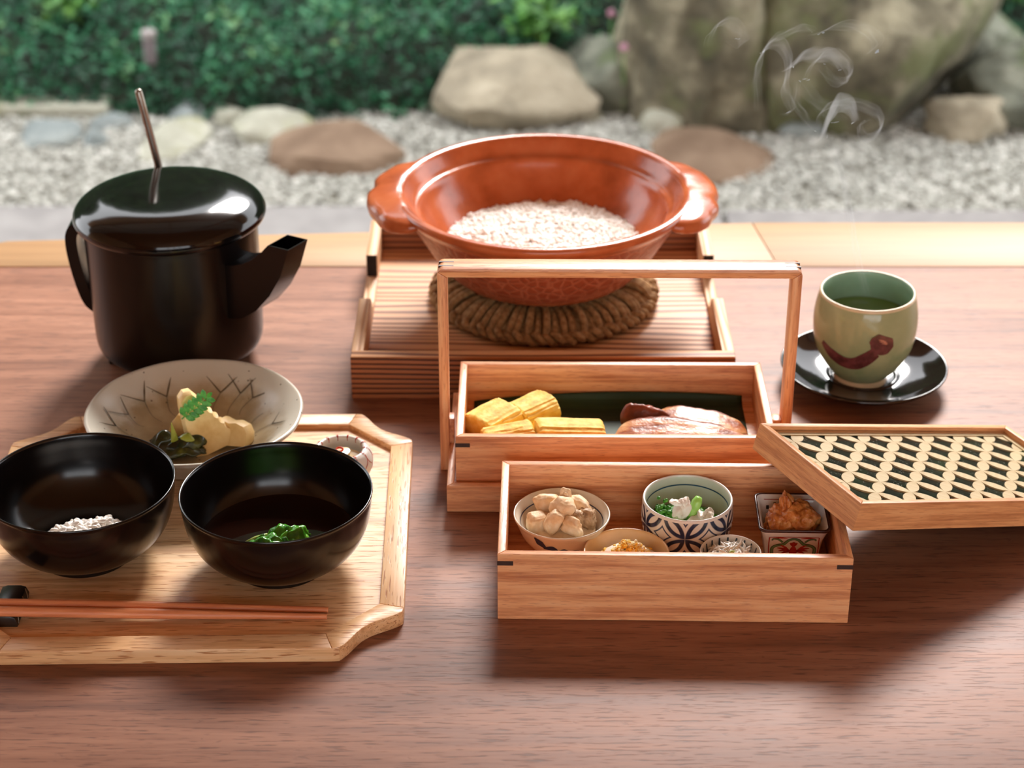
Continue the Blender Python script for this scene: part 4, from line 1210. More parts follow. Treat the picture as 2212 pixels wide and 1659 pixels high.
for i, (x, y, z, rz, rx, lb) in enumerate(((-.0045, .0035, .0155, .3, .35, 'pickled radish slice at the back left of the tiny bowl'), (.0055, .0030, .0160, -.5, .3, 'pickled radish slice at the back right of the tiny bowl'), (.001, -.0050, .0160, .1, -.2, 'pickled radish slice at the front of the tiny bowl'), (-.001, .0005, .0185, .9, .15, 'pickled radish slice on top under the chilli ring'))):
    o = prism('pickle_slice', [(.0085 * math.cos(a), .0052 * math.sin(a)) for a in [math.pi * 2 * k / 18 for k in range(18)]], -.0009, .0009, M_daikon, None, .0003)
    o.location = (CBX + x, CBY + y, FT + z); o.rotation_euler = (rx * .5, 0, rz); tag(o, lb, 'food', 'pickled radish slices in the tiny bowl')
M_chil = plain('red_chilli', srgb(206, 62, 30), 0.2, 0.15, 200)
v, f = [], []
for k in range(28):
    a = 2 * math.pi * k / 28
    for j in range(8):
        b = 2 * math.pi * j / 8
        r_ = .0021 + .0007 * math.cos(b); v.append((r_ * math.cos(a), r_ * math.sin(a) * .85, .0009 * math.sin(b)))
for k in range(28):
    for j in range(8):
        f.append((k * 8 + j, ((k + 1) % 28) * 8 + j, ((k + 1) % 28) * 8 + (j + 1) % 8, k * 8 + (j + 1) % 8))
ch = mesh('chilli_ring', v, f, M_chil, None, True); ch.location = (CBX - .001, CBY + .001, FT + .0215); ch.rotation_euler = (R(18), 0, .3)
tag(ch, 'red chilli ring on the pickles in the tiny bowl', 'garnish')

# ------------------------------------------------------------------ chopsticks and rest
def chopstick(label, tip, left, s0, s1):
    v, f = [], []
    n_ = 24
    tip, left = Vector(tip), Vector(left)
    for i in range(n_ + 1):
        t = i / n_; c_ = tip.lerp(left, t); s = s0 + (s1 - s0) * min(1, t * 2.2) * (1 - .06 * t)
        for k in range(8):
            a = math.pi / 4 * k + math.pi / 8
            q = .5 * s / math.cos(math.pi / 8)
            v.append(c_ + Vector((0, q * math.cos(a), q * math.sin(a))))
    for i in range(n_):
        for k in range(8):
            k2 = (k + 1) % 8
            f.append((i * 8 + k, i * 8 + k2, (i + 1) * 8 + k2, (i + 1) * 8 + k))
    f.append(tuple(range(8))[::-1]); f.append(tuple(range(n_ * 8, n_ * 8 + 8)))
    o = mesh('chopstick', v, f, M_chop, None, False); auto_smooth(o, 50)
    return tag(o, label, 'chopstick', 'chopsticks on the oak tray')
tipA = on(709, 1317, FT + .0022); tipB = on(706, 1332, FT + .0022)
lA = on(-30, 1303, FT + .0115); lB = on(-30, 1320, FT + .0115)
chopstick('reddish wooden chopstick lying farther from the tray edge', tipA, tipA + (lA - tipA) * 1.12, .0032, .0058)
chopstick('reddish wooden chopstick lying nearer the tray edge', tipB, tipB + (lB - tipB) * 1.12, .0032, .0060)
cr = thing('chopstick_rest', 'dark patterned chopstick rest at the left edge of the tray', 'chopstick rest', (on(18, 1330, FT).x, on(18, 1330, FT).y, FT))
prism('rest_body', [(-.008, 0), (.008, 0), (.0085, .003), (.007, .0068), (.004, .0078), (-.004, .0078), (-.007, .0068), (-.0085, .003)], -.012, .021, plain('dark_glaze', srgb(40, 32, 26), .3, .4, 200), cr, .001, axis='y')
rib = [tube('painted_pattern', [(.0086, -.010 + .008 * k, .0015), (.0082, -.008 + .008 * k, .0045), (.0070, -.006 + .008 * k, .0070)], .0004, plain('pale_fleck%d' % k, srgb(120, 104, 84), .4), cr, 5) for k in range(4)]

# ------------------------------------------------------------------ tea cup on a saucer
CUX, CUY = 0.2515, 1.2660
sa_ = thing('lacquer_saucer', 'round dark lacquer saucer under the green tea cup', 'saucer', (CUX + .0025, CUY + .003, 0))
lathe('saucer_body', [(.0001, .0015), (.024, .0015), (.0245, .0002), (.0275, .0002), (.029, .0032), (.043, .0055), (.0545, .0105), (.0592, .0140), (.0597, .0152), (.0588, .0160), (.0560, .0146), (.0470, .0098), (.0350, .0068), (.0262, .0060), (.0246, .0072), (.0232, .0072), (.0220, .0056), (.0001, .0052)], M_saucer, sa_, 128, 4)
M_cel = Mat('celadon_glaze', 0.1, 0.5)
x_, y_, z_ = M_cel.xyz()
cf = M_cel.noise(26, None, 4, 0.6)
up = (z_ + cf * .03).step(.030, .075)
cc = M_cel.mix(cf.step(.35, .65), srgb(126, 146, 108), srgb(150, 162, 124))
cc = M_cel.mix(up * .3, cc, srgb(192, 178, 134))
M_cel.color(cc); M_cel.bump(M_cel.noise(70), .0004, .5)
M_celin = ceramic('celadon_inner', srgb(150, 178, 156), 0.12)
M_celrim = ceramic('unglazed_rim', srgb(214, 194, 158), 0.25)
cup = thing('tea_cup', 'celadon green tea cup with a red brown brushed flower', 'cup', (CUX, CUY, .0050))
outc = [(.0195, .0055), (.0225, .0085), (.0290, .0170), (.0345, .0290), (.0366, .0420), (.0366, .0530), (.0352, .0625), (.0340, .0675)]
lathe('cup_body', [(.0001, .0018), (.0165, .0018), (.0172, .0002), (.0192, .0002), (.0195, .0035)] + outc + [(.0337, .0694), (.0326, .0702), (.0314, .0694), (.0312, .0660), (.0326, .0590), (.0338, .0500), (.0334, .0400), (.0290, .0250), (.0180, .0130), (.0001, .0110)], [M_cel.m, M_celrim, M_celin], cup, 128, 4, lambda i: 1 if (i < 4.9 or 12.2 < i < 14.3) else (2 if i >= 14.3 else 0))
csf = lathe_surface(outc)
M_brush = plain('red_brown_brush', srgb(94, 52, 52), 0.2, 0.35, 160)
ribbons('painted_pattern', [([(-62, .0385), (-48, .0325), (-32, .0285), (-18, .0290), (-6, .0340), (3, .0395)], [.0040, .0090, .0105, .0110, .0105, .0090])], csf, M_brush, cup, .0002)
ribbons('painted_pattern', [([(2, .0400), (6, .0430), (10, .0475), (13, .0520)], [.0070, .0170, .0180, .0110])], csf, M_brush, cup, .00025)
M_brush2 = plain('pale_flower_strokes', srgb(190, 128, 104), 0.2, 0.3, 160)
ribbons('painted_highlights', [([(3 + k * 3, .0500 - k * .0016), (9 + k * 3, .0490 - k * .0016), (14 + k * 1.5, .0478 - k * .0014)], [.0003, .0008, .0003]) for k in range(3)], csf, M_brush2, cup, .00042)
M_tea = Mat('green_tea', 0.06, 0.5, srgb(110, 136, 78))
te = lathe('green_tea', [(.0001, 0), (.02, 0), (.0322, 0), (.0330, .0003)], M_tea.m, None, 96, 1, loc=(CUX, CUY, .0050 + .0488))
tag(te, 'green tea filling the celadon cup', 'tea')

# ------------------------------------------------------------------ five small dishes in the near box
BF = 0.0049                                                       # box floor
M_blue = plain('cobalt_line', srgb(36, 52, 86), 0.2, 0.3, 200)
M_cream = ceramic('cream_porcelain', srgb(226, 216, 198), 0.14)
# a: white bowl with a blue line and leaf
aX, aY = 0.0308, 1.0425
da = thing('small_dish', 'white bowl with a blue line inside the rim, holding pale simmered pieces', 'dish', (aX, aY, BF))
outa = [(.0155, .0035), (.0200, .0060), (.0245, .0120), (.0270, .0180), (.0286, .0222), (.0297, .0245)]
inna = [(.0001, .0060), (.0120, .0068), (.0190, .0100), (.0235, .0158), (.0262, .0212), (.0283, .0240)]
lathe('bowl_body', [(.0001, .0015), (.0125, .0015), (.0128, .0002), (.0148, .0002)] + outa + [(.0299, .0256), (.0292, .0260)] + inna[::-1], M_cream, da, 96, 4)
ins = inner_surface(inna)
ribbons('painted_line', [([(k * 10, .0258) for k in range(0, 37)], [.0007, .0007])], ins, M_blue, da, .0003)
osf = lathe_surface(outa)
ribbons('painted_pattern', [([(-36, .0232), (-30, .0195), (-22, .0155)], [.0010, .0060, .0012]), ([(-26, .0152), (-14, .0165), (-6, .0140)], [.001, .0046, .0012]), ([(-8, .0140), (2, .0150), (10, .0132)], [.001, .0034, .0010]), ([(8, .0132), (16, .0138), (24, .0132)], [.001, .0020, .0006])], osf, M_blue, da, .0002)
# b: beige bowl
bX, bY = 0.0692, 1.0070
db = thing('small_dish', 'plain beige bowl of crumbled yellow food behind the front wall', 'dish', (bX, bY, BF))
M_beige = ceramic('beige_glaze', srgb(226, 190, 144), 0.2)
lathe('bowl_body', [(.0001, .0012), (.0125, .0012), (.0130, .0002), (.0150, .0002), (.0180, .0040), (.0225, .0100), (.0250, .0160), (.0259, .0200), (.0260, .0208), (.0254, .0212), (.0246, .0202), (.0230, .0150), (.0190, .0085), (.0120, .0050), (.0001, .0042)], M_beige, db, 96, 4)
# c: deep cup with interlocking blue circles
cX, cY = 0.1085, 1.0452
dc = thing('small_dish', 'deep blue and white cup with interlocking circles, holding greens', 'dish', (cX, cY, BF))
M_ship = Mat('blue_ring_porcelain', 0.12, 0.5)
x_, y_, z_ = M_ship.xyz()
th = x_.atan2(y_) * (6 / (2 * math.pi)); hh = z_ / .0150
def shippo_field(a, b):
    fa, fb = a.frac(), b.frac()
    best = None
    for cx, cy in ((.5, -.5), (.5, 1.5), (-.5, .5), (1.5, .5)):
        dd = ((fa - cx) * (fa - cx) + (fb - cy) * (fb - cy)).sqrt() * -1.0 + .70711
        best = dd if best is None else best.max(dd)
    return best
pf = shippo_field(th + hh * 0.5 + 40.12, hh * 0.5 - th + 40.35)
wash = M_ship.noise(160, None, 3)
wh = srgb(222, 216, 206)
navy = M_ship.mix(wash.step(.3, .7), srgb(24, 30, 52), srgb(50, 64, 96))
col = M_ship.mix(pf.step(-.02, 0.02), wh, navy)
col = M_ship.mix(pf.step(.11, .14), col, wh)
col = M_ship.mix(pf.step(-.15, -.135) * (pf * -1.0).step(.09, .105), col, srgb(60, 72, 98))
col = M_ship.mix(pf.step(-.36, -.345) * (pf * -1.0).step(.32, .335), col, srgb(60, 72, 98))
M_ship.color(col)
outc2 = [(.0200, .0030), (.0245, .0070), (.0272, .0140), (.0284, .0220), (.0282, .0300)]
inn2 = [(.0001, .0070), (.0140, .0078), (.0220, .0130), (.0246, .0210), (.0254, .0280), (.0258, .0330)]
lathe('cup_body', [(.0001, .0015), (.0150, .0015), (.0155, .0002), (.0180, .0002)] + outc2 + [(.0278, .0345), (.0272, .0356), (.0264, .0352)] + inn2[::-1], [M_wht, M_ship.m, M_wht2], dc, 112, 4, lambda i: 1 if 4.0 <= i < 8.6 else (2 if i > 11 else 0))
ins = inner_surface(inn2)
v, f = [], []
for k in range(97):
    a = k / 96 * 2 * math.pi
    for r_, z in ((.02520, .0288), (.02525, .0297)): v.append((r_ * math.sin(a), -r_ * math.cos(a), z))
for k in range(96): f.append((2 * k, 2 * k + 1, 2 * k + 3, 2 * k + 2))
mesh('painted_line', v, f, plain('teal_line', srgb(46, 84, 112), .2), dc, True)
# d: tiny striped dish
dX, dY = 0.1316, 1.0030
dd_ = thing('small_dish', 'tiny striped dish of white shreds in front of the blue cup', 'dish', (dX, dY, BF))
outd = [(.0095, .0030), (.0140, .0070), (.0170, .0140), (.0182, .0200), (.0185, .0228)]
innd = [(.0001, .0050), (.0090, .0060), (.0140, .0110), (.0162, .0180), (.0172, .0225)]
lathe('bowl_body', [(.0001, .0012), (.0080, .0012), (.0084, .0002), (.0096, .0002)] + outd + [(.0183, .0237), (.0178, .0238)] + innd[::-1], M_wht, dd_, 80, 4)
M_strp = plain('dark_blue_stripes', srgb(44, 56, 68), .2, .3, 200)
isd = inner_surface(innd); osd = lathe_surface(outd)
strk = [([(a, .0150), (a + 1.5, .0160), (a, .0172)], [.0006, .0014, .0010]) for a in range(0, 360, 18)]
ribbons('painted_pattern', strk, isd, M_strp, dd_, .0003)
ribbons('painted_stripes', [([(a, .0228), (a + 2, .0150), (a, .0070)], [.0008, .0010, .0006]) for a in range(0, 360, 9)], osd, M_strp, dd_, .0002)
# e: square dish with enamel painting
eX, eY = 0.1722, 1.0372
de = thing('square_dish', 'square flared dish with a red flower panel, holding brown fried pieces', 'dish', (eX, eY, BF), R(-1.5))
def sqring(h, r_, z, n_=6):
    out = []
    for sx, sy, a0 in ((1, 1, 0), (-1, 1, 90), (-1, -1, 180), (1, -1, 270)):
        for k in range(n_ + 1):
            a = R(a0 + 90 * k / n_); out.append((sx * (h - r_) + r_ * math.cos(a), sy * (h - r_) + r_ * math.sin(a), z))
    return out
rings = [sqring(.0135, .004, .0002), sqring(.0150, .004, .0002), sqring(.0162, .004, .0040), sqring(.0170, .004, .0120), sqring(.0182, .004, .0200), sqring(.0202, .0042, .0262), sqring(.0216, .0042, .0285), sqring(.0220, .0042, .0298), sqring(.0213, .0042, .0305), sqring(.0203, .0040, .0300), sqring(.0180, .004, .0250), sqring(.0158, .004, .0160), sqring(.0148, .004, .0070), sqring(.0120, .004, .0052)]
v = [p for rg in rings for p in rg]; m_ = len(rings[0]); f = []; fi = []
for i in range(len(rings) - 1):
    for k in range(m_):
        k2 = (k + 1) % m_; f.append((i * m_ + k, i * m_ + k2, (i + 1) * m_ + k2, (i + 1) * m_ + k)); fi.append(1 if 5.5 < i < 8.5 else 0)
f.append(tuple(range(m_))[::-1]); fi.append(0); f.append(tuple(range((len(rings) - 1) * m_, len(rings) * m_))); fi.append(0)
M_rimb = plain('dark_brown_rim', srgb(66, 34, 30), .18, .2, 100)
mesh('dish_body', v, f, [M_wht, M_rimb], de, True, fi)
zs_ = [.0040, .0120, .0200, .0262, .0285]; hs_ = [.0162, .0170, .0182, .0202, .0216]
def front_face(x, z, lift):
    h = float(np.interp(z, zs_, hs_)); dh = float(np.interp(z + .0005, zs_, hs_) - np.interp(z - .0005, zs_, hs_)) / .001
    k = 1 / math.sqrt(1 + dh * dh); return Vector((x, -(h + lift * k), z - lift * dh * k))
def back_inner(x, z, lift):
    zz = [.0052, .0070, .0160, .0250, .0300]; hh_ = [.0120, .0148, .0158, .0180, .0203]
    return Vector((x, float(np.interp(z, zz, hh_)) - lift, z + lift * .3))
M_grn = plain('green_enamel', srgb(104, 142, 96), .2, .2, 200); M_ink = plain('black_outline', srgb(40, 34, 32), .3, .1)
M_red2 = plain('red_enamel', srgb(166, 44, 34), .2, .2, 200)
fr_ = [(-.0150, .0242), (-.0150, .0130), (-.0135, .0045)]; fr2 = [(.0150, .0242), (.0150, .0130), (.0135, .0045)]
ogee_l = [(-.0128, .0100), (-.0128, .0150), (-.0098, .0172), (-.0062, .0180), (-.0030, .0215), (0, .0226), (.0030, .0215), (.0062, .0180), (.0098, .0172), (.0128, .0150), (.0128, .0100)]
ribbons('painted_outline', [(ogee_l, [.0021, .0021]), ([(-.0068, .0196), (-.0095, .0222), (-.0125, .0226), (-.0132, .0212)], [.0014, .0018, .001]), ([(.0068, .0196), (.0095, .0222), (.0125, .0226), (.0132, .0212)], [.0014, .0018, .001])], front_face, M_ink, de, .0002)
ribbons('painted_leaf_arch', [(ogee_l, [.0013, .0013]), ([(-.0068, .0196), (-.0095, .0222), (-.0125, .0226), (-.0132, .0212)], [.0009, .0012, .0005]), ([(.0068, .0196), (.0095, .0222), (.0125, .0226), (.0132, .0212)], [.0009, .0012, .0005])], front_face, M_grn, de, .0003)
pet_s = [(fr_, [.0006, .0006]), (fr2, [.0006, .0006]), ([(-.0150, .0242), (0, .0243), (.0150, .0242)], [.0006, .0006])]
for sg in (-1, 1):
    for (x1, z1, wd) in ((.0082, .0175, .0016), (.0098, .0152, .0018), (.0090, .0128, .0018), (.0075, .0105, .0018)):
        pet_s.append(([(sg * .0018, .0125), (sg * x1 * .6, (z1 + .0125) / 2 + .0006), (sg * x1, z1)], [.0005, wd, .0004]))
    pet_s.append(([(sg * .004, .0232), (sg * .008, .0236), (sg * .0125, .0234)], [.0004, .0010, .0004]))
pet_s += [([(0, .0160), (0, .0185), (0, .0200)], [.0012, .0034, .0008]), ([(-.0010, .0170), (-.0020, .0192)], [.001, .0012]), ([(.0010, .0170), (.0020, .0192)], [.001, .0012]), ([(0, .0080), (0, .0125), (0, .0160)], [.0030, .0052, .0022])]
ribbons('painted_flower', pet_s, front_face, M_red2, de, .0003)
ribbons('painted_pattern', [([(-.0155, .0272), (.0155, .0272)], [.0005, .0005]), ([(-.0105, .0205), (-.0080, .0205)], [.0040, .0040])], back_inner, M_red2, de, .0003)
ribbons('painted_dots', [([(-.0140, .0225), (-.0122, .0225)], [.0024, .0024]), ([(-.0095, .0250), (-.0080, .0250)], [.0012, .0012]), ([(-.0125, .0170), (-.0100, .0170)], [.0024, .0024]), ([(.0010, .0235), (.0040, .0235)], [.0024, .0024])], back_inner, M_ink, de, .0003)

# ------------------------------------------------------------------ the food in the small dishes
def food(name, label, size, mat, loc, rot=(0, 0, 0), group=None, **k):
    o = blob(name, size, mat, None, loc=loc, rot=rot, **k); return tag(o, label, 'food', group)
M_tofu = Mat('simmered_tofu', 0.5, 0.3)
tn = M_tofu.noise(110, None, 4)
M_tofu.color(M_tofu.ramp(tn, [(.3, srgb(218, 172, 122)), (.5, srgb(240, 208, 166)), (.72, srgb(250, 234, 208))])); M_tofu.bump(M_tofu.noise(330, None, 4), .0006, .9)
M_mince = Mat('minced_meat', 0.5, 0.35)
mn_ = M_mince.noise(240, None, 4)
M_mince.color(M_mince.ramp(mn_, [(.3, srgb(142, 108, 76)), (.5, srgb(186, 152, 114)), (.7, srgb(212, 184, 150))])); M_mince.bump(mn_, .0012, 1)
ga = 'simmered pieces in the blue lined bowl'
za = BF + .0100
def fa(lb, px, py, Y, size, rot, seed, mat=None, **k):
    p = at(px, py, Y); food('simmered_piece', lb, size, (mat or M_tofu).m, p, rot, ga, seed=seed, **{**dict(amp=.24, freq=1.3, sq=.82, amp2=.07, freq2=4, sub=4), **k})
# a mound under them
mo = blob('simmered_bed', (.0200, .0195, .0080), M_tofu.m, None, .15, 2, 2, 4, .9, (aX, aY + .001, BF + .0125), None, .08, 8)
tag(mo, 'layer of pale simmered food at the bottom of the blue lined bowl', 'food', ga)
fa('round pale piece on top in the middle of the blue lined bowl', 1216, 1096, aY - .003, (.0080, .0075, .0072), (0, .3, .3), 1, sq=.9)
fa('pale slab at the back left of the blue lined bowl', 1182, 1086, aY + .008, (.0088, .0045, .0060), (.3, .15, .15), 2)
fa('curled pale strip at the back right of the blue lined bowl', 1250, 1094, aY + .006, (.0092, .0048, .0066), (.2, .35, -.5), 3, amp=.4)
fa('pale cube at the left of the blue lined bowl', 1160, 1129, aY - .004, (.0062, .0055, .0066), (.1, 0, .4), 4, sq=.5, amp=.12)
fa('drooping pale strip at the front of the blue lined bowl', 1196, 1126, aY - .011, (.0050, .0055, .0092), (.35, .25, .1), 5)
fa('folded pale piece at the front right of the blue lined bowl', 1233, 1137, aY - .013, (.0082, .0045, .0060), (.3, .2, -.35), 6, amp=.4)
fa('crumbly brownish lump at the right of the blue lined bowl', 1265, 1120, aY - .001, (.0068, .0055, .0060), (0, .2, 0), 7, M_mince, amp2=.22, freq2=7)
fa('small crumbly brownish lump in the middle right of the blue lined bowl', 1245, 1119, aY - .006, (.0045, .0040, .0045), (0, .2, 0), 8, M_mince, amp2=.22, freq2=7)
fa('thin pale shred standing at the back of the blue lined bowl', 1222, 1072, aY + .004, (.0036, .0028, .0058), (.2, -.3, 0), 9, amp=.4)

M_egg = Mat('crumbled_egg', 0.5, 0.3)
en = M_egg.island() * .5 + M_egg.noise(150, None, 3) * .5
M_egg.color(M_egg.ramp(en, [(.25, srgb(255, 246, 224)), (.5, srgb(255, 224, 120)), (.75, srgb(252, 190, 52))]))
tv2, tf2 = ico(1)
pts = []; rn = random.Random(31)
for k in range(1100):
    x, y = rn.gauss(0, .0078), rn.gauss(0, .0085)
    if x * x / .00034 + y * y / .00030 > 1: continue
    h = .0130 * math.exp(-(x * x + y * y) / .00011) + .0035 * noise.noise(Vector((x * 200, y * 200, 2)))
    pts.append((x, y, h * rn.random() ** .25))
P_ = np.asarray(pts); n = len(P_); s_ = rng.uniform(.0008, .0019, n)
V, F = instances(tv2, tf2, rot_mats(n, rng, 1.0, np.c_[s_, s_ * .8, s_ * .7], P_))
eg = fast_mesh('crumbled_egg', V, F, M_egg.m, None, False); eg.location = (bX + .0015, bY - .001, BF + .0150)
tag(eg, 'crumbled yellow and white egg in the beige bowl', 'egg', kind='stuff')
M_potato = plain('pale_potato', srgb(244, 226, 206), .5, .1, 200, bump=.0006)
eb = blob('potato_bed', (.0175, .0165, .0080), M_potato, eg, .15, 2, 4, 3, .9, (0, 0, -.001)); eb['kind'] = 'stuff'

# greens and bonito in the blue cup
M_bud = Mat('green_buds', 0.4, 0.4); M_bud.color(M_bud.mix(M_bud.noise(400).step(.3, .7), srgb(30, 84, 26), srgb(104, 178, 58))); M_bud.bump(M_bud.noise(600), .0006, 1)
M_lstem = Mat('light_green_stem', 0.25, 0.5); M_lstem.color(M_lstem.mix(M_lstem.noise(120).step(.3, .7), srgb(132, 196, 74), srgb(178, 222, 116)))
M_flake = Mat('bonito_flake', 0.4, 0.4); M_flake.color(M_flake.mix(M_flake.noise(120).step(.3, .7), srgb(238, 220, 204), srgb(250, 244, 236)))
M_onion = plain('pale_green_slices', srgb(196, 216, 168), .3, .15, 120)
gg = 'greens and flakes in the blue cup'
def grp(o, lb, cat='food'): return tag(o, lb, cat, gg)
bt = thing('leafy_greens', 'bright green stems and buds standing in the blue cup', 'greens', (cX - .0010, cY + .002, BF + .0055), group=gg)
for k in range(46):
    rk = random.Random(k); x = -.0135 + rk.gauss(0, .0022); y = -.004 + rk.gauss(0, .003); z = .0215 + rk.gauss(0, .0022)
    o = bpy.data.objects.new('bud', bud_mesh) if k else blob('bud', (.0011, .0011, .0014), M_bud.m, bt, .2, 2, 1, 2)
    if k == 0: bud_mesh = o.data
    else: C.objects.link(o); o.parent = bt
    o.location = (x, y, z); o.rotation_euler = (rk.random(), rk.random(), 0)
tube('stem', [(.001, -.006, .012), (.0040, -.004, .0200), (.0068, -.002, .0268), (.0080, -.0012, .0298)], [.0026, .0030, .0034, .0020], M_lstem.m, bt, 12)
tube('stem', [(-.012, -.008, .014), (-.004, -.010, .0165), (.004, -.011, .0160)], [.0022, .0024, .0018], M_lstem.m, bt, 10)
crumpled('leaf', .0090, .0060, .0028, 4, M_bud.m, bt, (.004, -.002, .0165), .4, 18, 12, freq=180, curl=.003)
crumpled('leaf', .0080, .0060, .0028, 14, M_bud.m, bt, (-.009, .001, .0170), -.4, 18, 12, freq=180, curl=.003)
wb_ = blob('greens_bed', (.0195, .0180, .0060), M_bud.m, bt, .3, 3, 5, 4, 1, (0, -.001, .0120), None, .15, 8)
bf = thing('shaved_flakes', 'pale shaved flakes heaped over the greens in the blue cup', 'food', (cX - .0010, cY + .002, BF + .0055), group=gg)
for k, (x, y, z, sx, sy, rz, rx) in enumerate(((-.0035, -.0070, .0225, .0058, .0062, .3, 1.15), (-.0015, -.0065, .0255, .0048, .0058, -.3, 1.0), (-.0065, -.0055, .0285, .0045, .0026, .2, .5), (-.0005, -.0060, .0290, .0034, .0030, .8, .9), (.0060, -.0100, .0175, .0062, .0048, .2, .5), (.0115, -.0080, .0185, .0056, .0045, -.5, .7), (.0140, -.0050, .0205, .0040, .0034, .5, 1.1), (.0020, -.0125, .0165, .0055, .0040, 0, .4), (.0085, -.0055, .0200, .0046, .0036, 1.2, .9), (-.0060, -.0110, .0180, .0045, .0035, .6, .8))):
    o = crumpled('flake', sx, sy, .0022, 20 + k, M_flake.m if k not in (9,) else M_onion, bf, (x, y, z), rz, 14, 10, .00025, 220, .0012); o.rotation_euler = (rx, .2 * (-1) ** k, rz)

# whitebait in the striped dish
M_shira = Mat('whitebait', 0.25, 0.5); M_shira.color(M_shira.mix(M_shira.island(), srgb(226, 220, 208), srgb(248, 246, 240)))
V_, F_ = [], []
rn = random.Random(8)
pts = []
for k in range(110):
    a = rn.uniform(0, 6.28); r_ = .0125 * math.sqrt(rn.random()); x, y = r_ * math.cos(a), r_ * math.sin(a)
    pts.append((x, y, .0065 * (1 - (r_ / .015) ** 2) + rn.uniform(0, .003)))
wtv, wtf = tube_vf([(-.0055, 0, 0), (-.003, .0006, .0008), (0, 0, .0012), (.003, -.0008, .0006), (.0060, 0, -.0004)], [.0003, .0008, .0009, .0007, .0002], 6, False)
V, F = instances(wtv, wtf, rot_mats(len(pts), rng, .4, np.ones((len(pts), 3)), np.asarray(pts)))
wb2 = fast_mesh('whitebait', V, F, M_shira.m, None, True); wb2.location = (dX, dY, BF + .0150)
tag(wb2, 'heap of tiny white fish in the striped dish', 'whitebait', kind='stuff')
wbd = blob('whitebait_bed', (.0135, .0135, .0070), M_shira.m, wb2, .2, 2, 1, 3, 1, (0, 0, -.001)); wbd['kind'] = 'stuff'
food('green_paste', 'small green dab of paste on the tiny white fish', (.0019, .0017, .0018), plain('wasabi', srgb(176, 196, 92), .6, .2, 500, bump=.0008), (dX + .0005, dY - .003, BF + .0243), amp=.35, freq=2, sub=3)

# fried chicken
M_fry = Mat('glazed_fried_chicken', 0.22, 0.5)
fn_ = M_fry.noise(120, None, 5, .6)
M_fry.color(M_fry.ramp(fn_, [(.3, srgb(146, 68, 26)), (.5, srgb(210, 128, 60)), (.7, srgb(240, 184, 116))])); M_fry.bump(fn_ + M_fry.noise(420, None, 3) * .4, .0016, .9)
gf = 'fried pieces in the square dish'
food('fried_piece', 'large glazed brown fried piece at the right of the square dish', (.0125, .0115, .0105), M_fry.m, (eX + .0040, eY - .001, BF + .0265), (.2, .1, .2), gf, seed=3, amp=.3, freq=1.5, amp2=.12, freq2=5, sub=5)
food('fried_piece', 'bumpy brown fried piece at the left of the square dish', (.0095, .0105, .0095), M_fry.m, (eX - .0075, eY - .002, BF + .0230), (.1, -.2, -.2), gf, seed=6, amp=.35, freq=1.7, amp2=.14, freq2=5, sub=5)
food('fried_piece', 'tall narrow brown fried piece standing up in the square dish', (.0050, .0060, .0125), M_fry.m, (eX - .0025, eY + .002, BF + .0290), (-.15, -.15, .1), gf, seed=9, amp=.3, freq=1.6, amp2=.12, freq2=5, sub=5)

# ------------------------------------------------------------------ food in the far box
B2F = 0.0168 + 0.0049
M_ome = Mat('rolled_omelette', 0.6, 0.25)
x_, y_, z_ = M_ome.xyz()
on_ = M_ome.noise(120, None, 4)
M_ome.color(M_ome.ramp(on_, [(.3, srgb(222, 164, 60)), (.5, srgb(240, 196, 92)), (.72, srgb(250, 222, 138))])); M_ome.bump(M_ome.noise(380, None, 4), .0005, .8)
def omelette(label, loc, rot, a, b, ln, seed):
    """a thick slice of rolled omelette: rounded section, rippled outside, cut flat at both ends along x"""
    v, f = [], []
    nu, nv = 60, 24
    for j in range(nv + 1):
        t = j / nv * 2 - 1
        endf = (1 - max(0, (abs(t) - .90) / .10) ** 2 * .10)
        for k in range(nu):
            th_ = 2 * math.pi * k / nu
            ca, sa = math.cos(th_), math.sin(th_)
            y = a * math.copysign(abs(ca) ** .72, ca); z = b * math.copysign(abs(sa) ** .72, sa)
            rp = 1 + .030 * math.sin(th_ * 22 + seed + 1.5 * noise.noise(Vector((t * 2, th_, seed)))) + .05 * noise.noise(Vector((ca * 2, sa * 2 + seed, t * 1.5)))
            v.append((ln * t * (1 + .05 * noise.noise(Vector((ca * 1.5, sa * 1.5, seed)))), y * rp * endf, z * rp * endf))
    for j in range(nv):
        for k in range(nu):
            k2 = (k + 1) % nu; f.append((j * nu + k, j * nu + k2, (j + 1) * nu + k2, (j + 1) * nu + k))
    for e, rv in ((0, True), (nv * nu, False)):
        c_ = len(v); v.append((ln * (-1 if e == 0 else 1), 0, 0))
        for k in range(nu):
            q = (e + k, e + (k + 1) % nu, c_); f.append(q[::-1] if rv else q)
    o = mesh('omelette_slice', v, f, M_ome.m, None, True); auto_smooth(o, 40)
    o.location = loc; o.rotation_euler = rot
    return tag(o, label, 'food', 'rolled omelette slices in the far box')
omelette('omelette slice at the far left with its cut face to the front', (-.0125, 1.1500, B2F + .0112), (0, R(-3), R(46)), .0150, .0112, .0150, 1)
omelette('omelette slice behind the others with a rippled top', (.0140, 1.1660, B2F + .0103), (0, R(-3), R(38)), .0135, .0104, .0140, 2)
omelette('low omelette slice at the front left against the wall', (-.0020, 1.1235, B2F + .0118), (0, R(-3), R(16)), .0115, .0118, .0165, 3)
omelette('omelette slice at the front right beside the fish', (.0370, 1.1270, B2F + .0124), (0, R(7), R(10)), .0130, .0126, .0225, 4)

